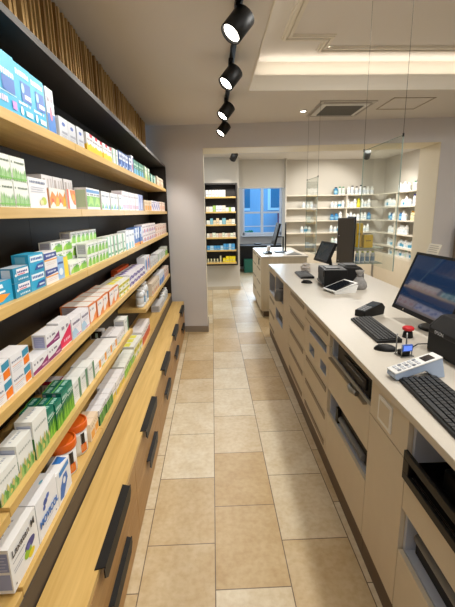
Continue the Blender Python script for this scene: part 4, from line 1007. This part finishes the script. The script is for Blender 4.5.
def stock(si, kinds, x0, x1, wallk, y=8.90, part='right'):
    pos = x0; i = 0
    up = (2.29, 2.95) if wallk == 'back' else (7.0, 7.9)
    while pos < x1:
        kd = kinds[i % len(kinds)]; r, h, *_ = KINDS[kd]; r = round(r*1.1, 4)
        h = round(h*RB.choice([1.02, 1.12, 1.2]), 3)
        for u in up:
            if pos < u+.022 and pos+2*r > u-.004: pos = u+.024
        loc = (pos+r, y, BZ[si]+.0005) if wallk == 'back' else (3.72, pos+r, BZ[si]+.0005)
        nmb = {'wb': 'white bottle with black cap', 'ww': 'white bottle', 'sw': 'short white bottle', 'bb': 'large blue bottle', 'lb': 'wide blue bottle', 'yl': 'yellow-green bottle',
               'pu': 'white bottle with violet cap', 'cr': 'cream bottle with ochre cap', 'gr': 'white bottle with green cap', 'tq': 'white blue-labelled bottle'}[kd]
        idx = ORD[i] if i < 12 else ORD[i-12]+' after twelfth'
        bottle(r, h, *KINDS[kd][2:], loc, '%s, %s %s in %s cluster, %s %s shelf' % (nmb, idx, 'from left' if wallk == 'back' else 'from near end', part, wn[si], wallk+'-wall'),
               'bottles in %s cluster, %s %s-wall shelf' % (part, wn[si], wallk), seg=10)
        pos += (2*r+.004+RB.choice([0, 0, .010])) ; i += 1
stock(0, ['bb', 'gr', 'gr', 'ww', 'wb', 'wb', 'wb', 'wb', 'ww', 'ww', 'ww', 'ww'], 2.68, 3.5, 'back')
stock(1, ['sw', 'sw', 'tq', 'sw', 'ww', 'sw', 'ww', 'yl', 'ww', 'sw', 'ww', 'tq'], 2.62, 3.5, 'back')
stock(2, ['lb', 'lb', 'ww', 'sw', 'ww', 'sw', 'sw', 'ww', 'ww'], 2.62, 3.5, 'back')
stock(3, ['sw', 'sw', 'tq', 'sw', 'ww', 'sw'], 2.62, 3.5, 'back')
stock(4, ['gr', 'sw', 'tq', 'gr', 'sw', 'ww'], 2.66, 3.5, 'back')
stock(1, ['sw', 'sw', 'sw'], 1.98, 2.18, 'back', part='left'); stock(3, ['sw', 'tq', 'sw'], 1.96, 2.2, 'back', part='left')
def stock_side(si, kinds, y0, y1):
    n0 = y1; stock(si, kinds, y0, y1, 'side', part='near' if y0 < 7 else 'far')
stock_side(0, ['pu', 'pu', 'pu', 'pu', 'gr', 'gr'], 6.95, 7.35); stock_side(0, ['ww', 'sw', 'ww', 'sw', 'ww'], 7.55, 8.0)
stock_side(1, ['pu', 'pu', 'pu', 'pu', 'pu'], 6.95, 7.35); stock_side(1, ['sw', 'sw', 'ww', 'tq', 'sw', 'sw', 'ww', 'sw'], 7.45, 8.55)
stock_side(2, ['cr', 'ww', 'cr', 'cr', 'cr'], 6.95, 7.35); stock_side(2, ['sw', 'ww', 'lb', 'tq'], 7.6, 8.3)
stock_side(3, ['ww', 'sw', 'ww'], 7.5, 8.3)
stock_side(4, ['tq', 'sw', 'ww', 'tq'], 6.95, 8.3)
# more on low base top of the side shelving
for i in range(12):
    kd = ['gr', 'sw', 'tq', 'ww'][i % 4]; r, h, *_ = KINDS[kd]
    bottle(r, h, *KINDS[kd][2:], (3.70, 7.06+i*.1, .7405), 'bottle on low cabinet top by side wall, %s from near end' % ORD[i], 'bottles on the low side cabinet top', seg=10)
# ------------------------------------------------------------------ display cabinet behind the counter
t = thing('display_cabinet', 'dark smoked display cabinet with open door behind the counter', 'display cabinet', (1.98, 5.60, 0), 0)
bx((-.21, 0, .10), (.02, .02, 1.545), SMOKE).build('door', t, .002)
b = MB()
for z in (.3, .95, 1.3): b.lathe([(.008, 0), (.008, .004)], STEEL, (0, 0, 0), 10, M=Matrix.Translation((-.19, -.001, z)) @ Matrix.Rotation(PI/2, 4, 'X'))
b.build('hinge', t)
bx((.025, 0, 0), (.045, .30, 1.56), BLACK2).build('side_panel', t)
for z in (.62, .90, 1.12): bx((.046, .0, z-.012), (.46, .30, z), GLASSE if z > .7 else BLACK2).build('shelf', t)
bx((.046, .285, .0), (.25, .30, .62), BLACK2).build('back_panel', t)
YEL = C('#e6bf14'); 
for i, (x, y, z, w, h) in enumerate(((2.16, 5.62, 1.1205, .13, .18), (2.10, 5.76, 1.1205, .09, .34))):
    o = MB().box((0, 0, 0), (w, .10, h), YEL).box((w*.2, -.001, h*.5), (w*.8, 0, h*.6), C('#a8861c')).build('yellow_box', None, loc=(x, y, z))
    tag(o, ['large yellow box in front on display cabinet shelf', 'tall narrow yellow box at back of display cabinet'][i], 'box')
for i in range(4):
    bottle(.03, .17, '#c3cdd6', '#b4bf5a', '#6d8fb0', (2.09+i*.075, 5.66, .9005), 'blue-labelled bottle in display cabinet, %s from left' % ORD[i], 'bottles in the display cabinet')
for i, z in enumerate((1.1205, .9005)):
    pass
# window desk and crate
t = thing('desk', 'dark desk below the far window', 'desk', (.62, 10.95, 0), 0)
bx((0, 0, .70), (1.5, .55, .745), C('#1d1e24')).build('desktop', t, .003)
for x in (.02, 1.42): bx((x, .03, 0), (x+.05, .52, .70), C('#16171b')).build('leg', t)
bx((.07, .48, .1), (1.42, .50, .70), C('#14151a')).build('modesty_panel', t)
t = thing('storage_crate', 'green plastic crate on the floor under the window desk', 'crate', (.86, 10.86, 0), 0)
MB().box((0, 0, 0), (.30, .3, .03), C('#1f6f5e')).box((0, 0, .03), (.30, .015, .36), C('#1f6f5e')).box((0, .285, .03), (.30, .3, .36), C('#1f6f5e')).box((0, .015, .03), (.015, .285, .36), C('#1f6f5e')).box((.285, .015, .03), (.30, .285, .36), C('#1f6f5e')).build('body', t, .003)
bx((-.008, -.008, .345), (.308, .0, .365), C('#2a8672')).build('rim', t)
tag(MB().lathe([(.06, 0), (.11, .01), (.12, .03), (.10, .045)], C('#17181c'), seg=20).build('dark_bowl', None, loc=(1.27, 11.18, .7455)), 'dark round bowl on the window desk', 'bowl')
# taupe upholstered panel chair by right wall
t = thing('high_chair', 'taupe rounded high-backed chair by the right wall pier', 'chair', (3.36, 4.72, 0), 0)
TP = C('#77695a', .8)
b = MB(); pts = [(-.27, .5), (.27, .5), (.27, 1.40), (.22, 1.48), (.15, 1.50), (-.15, 1.50), (-.22, 1.48), (-.27, 1.40)]
b.prism(pts, .22, .28, TP, 'Y'); b.build('backrest', t, .01)
bx((-.27, -.22, .42), (.27, .22, .5), TP).build('seat', t, .01)
for x in (-.24, .24):
    for y in (-.19, .24): bx((x-.02, y-.02, 0), (x+.02, y+.02, .42), C('#3a332c')).build('leg', t)
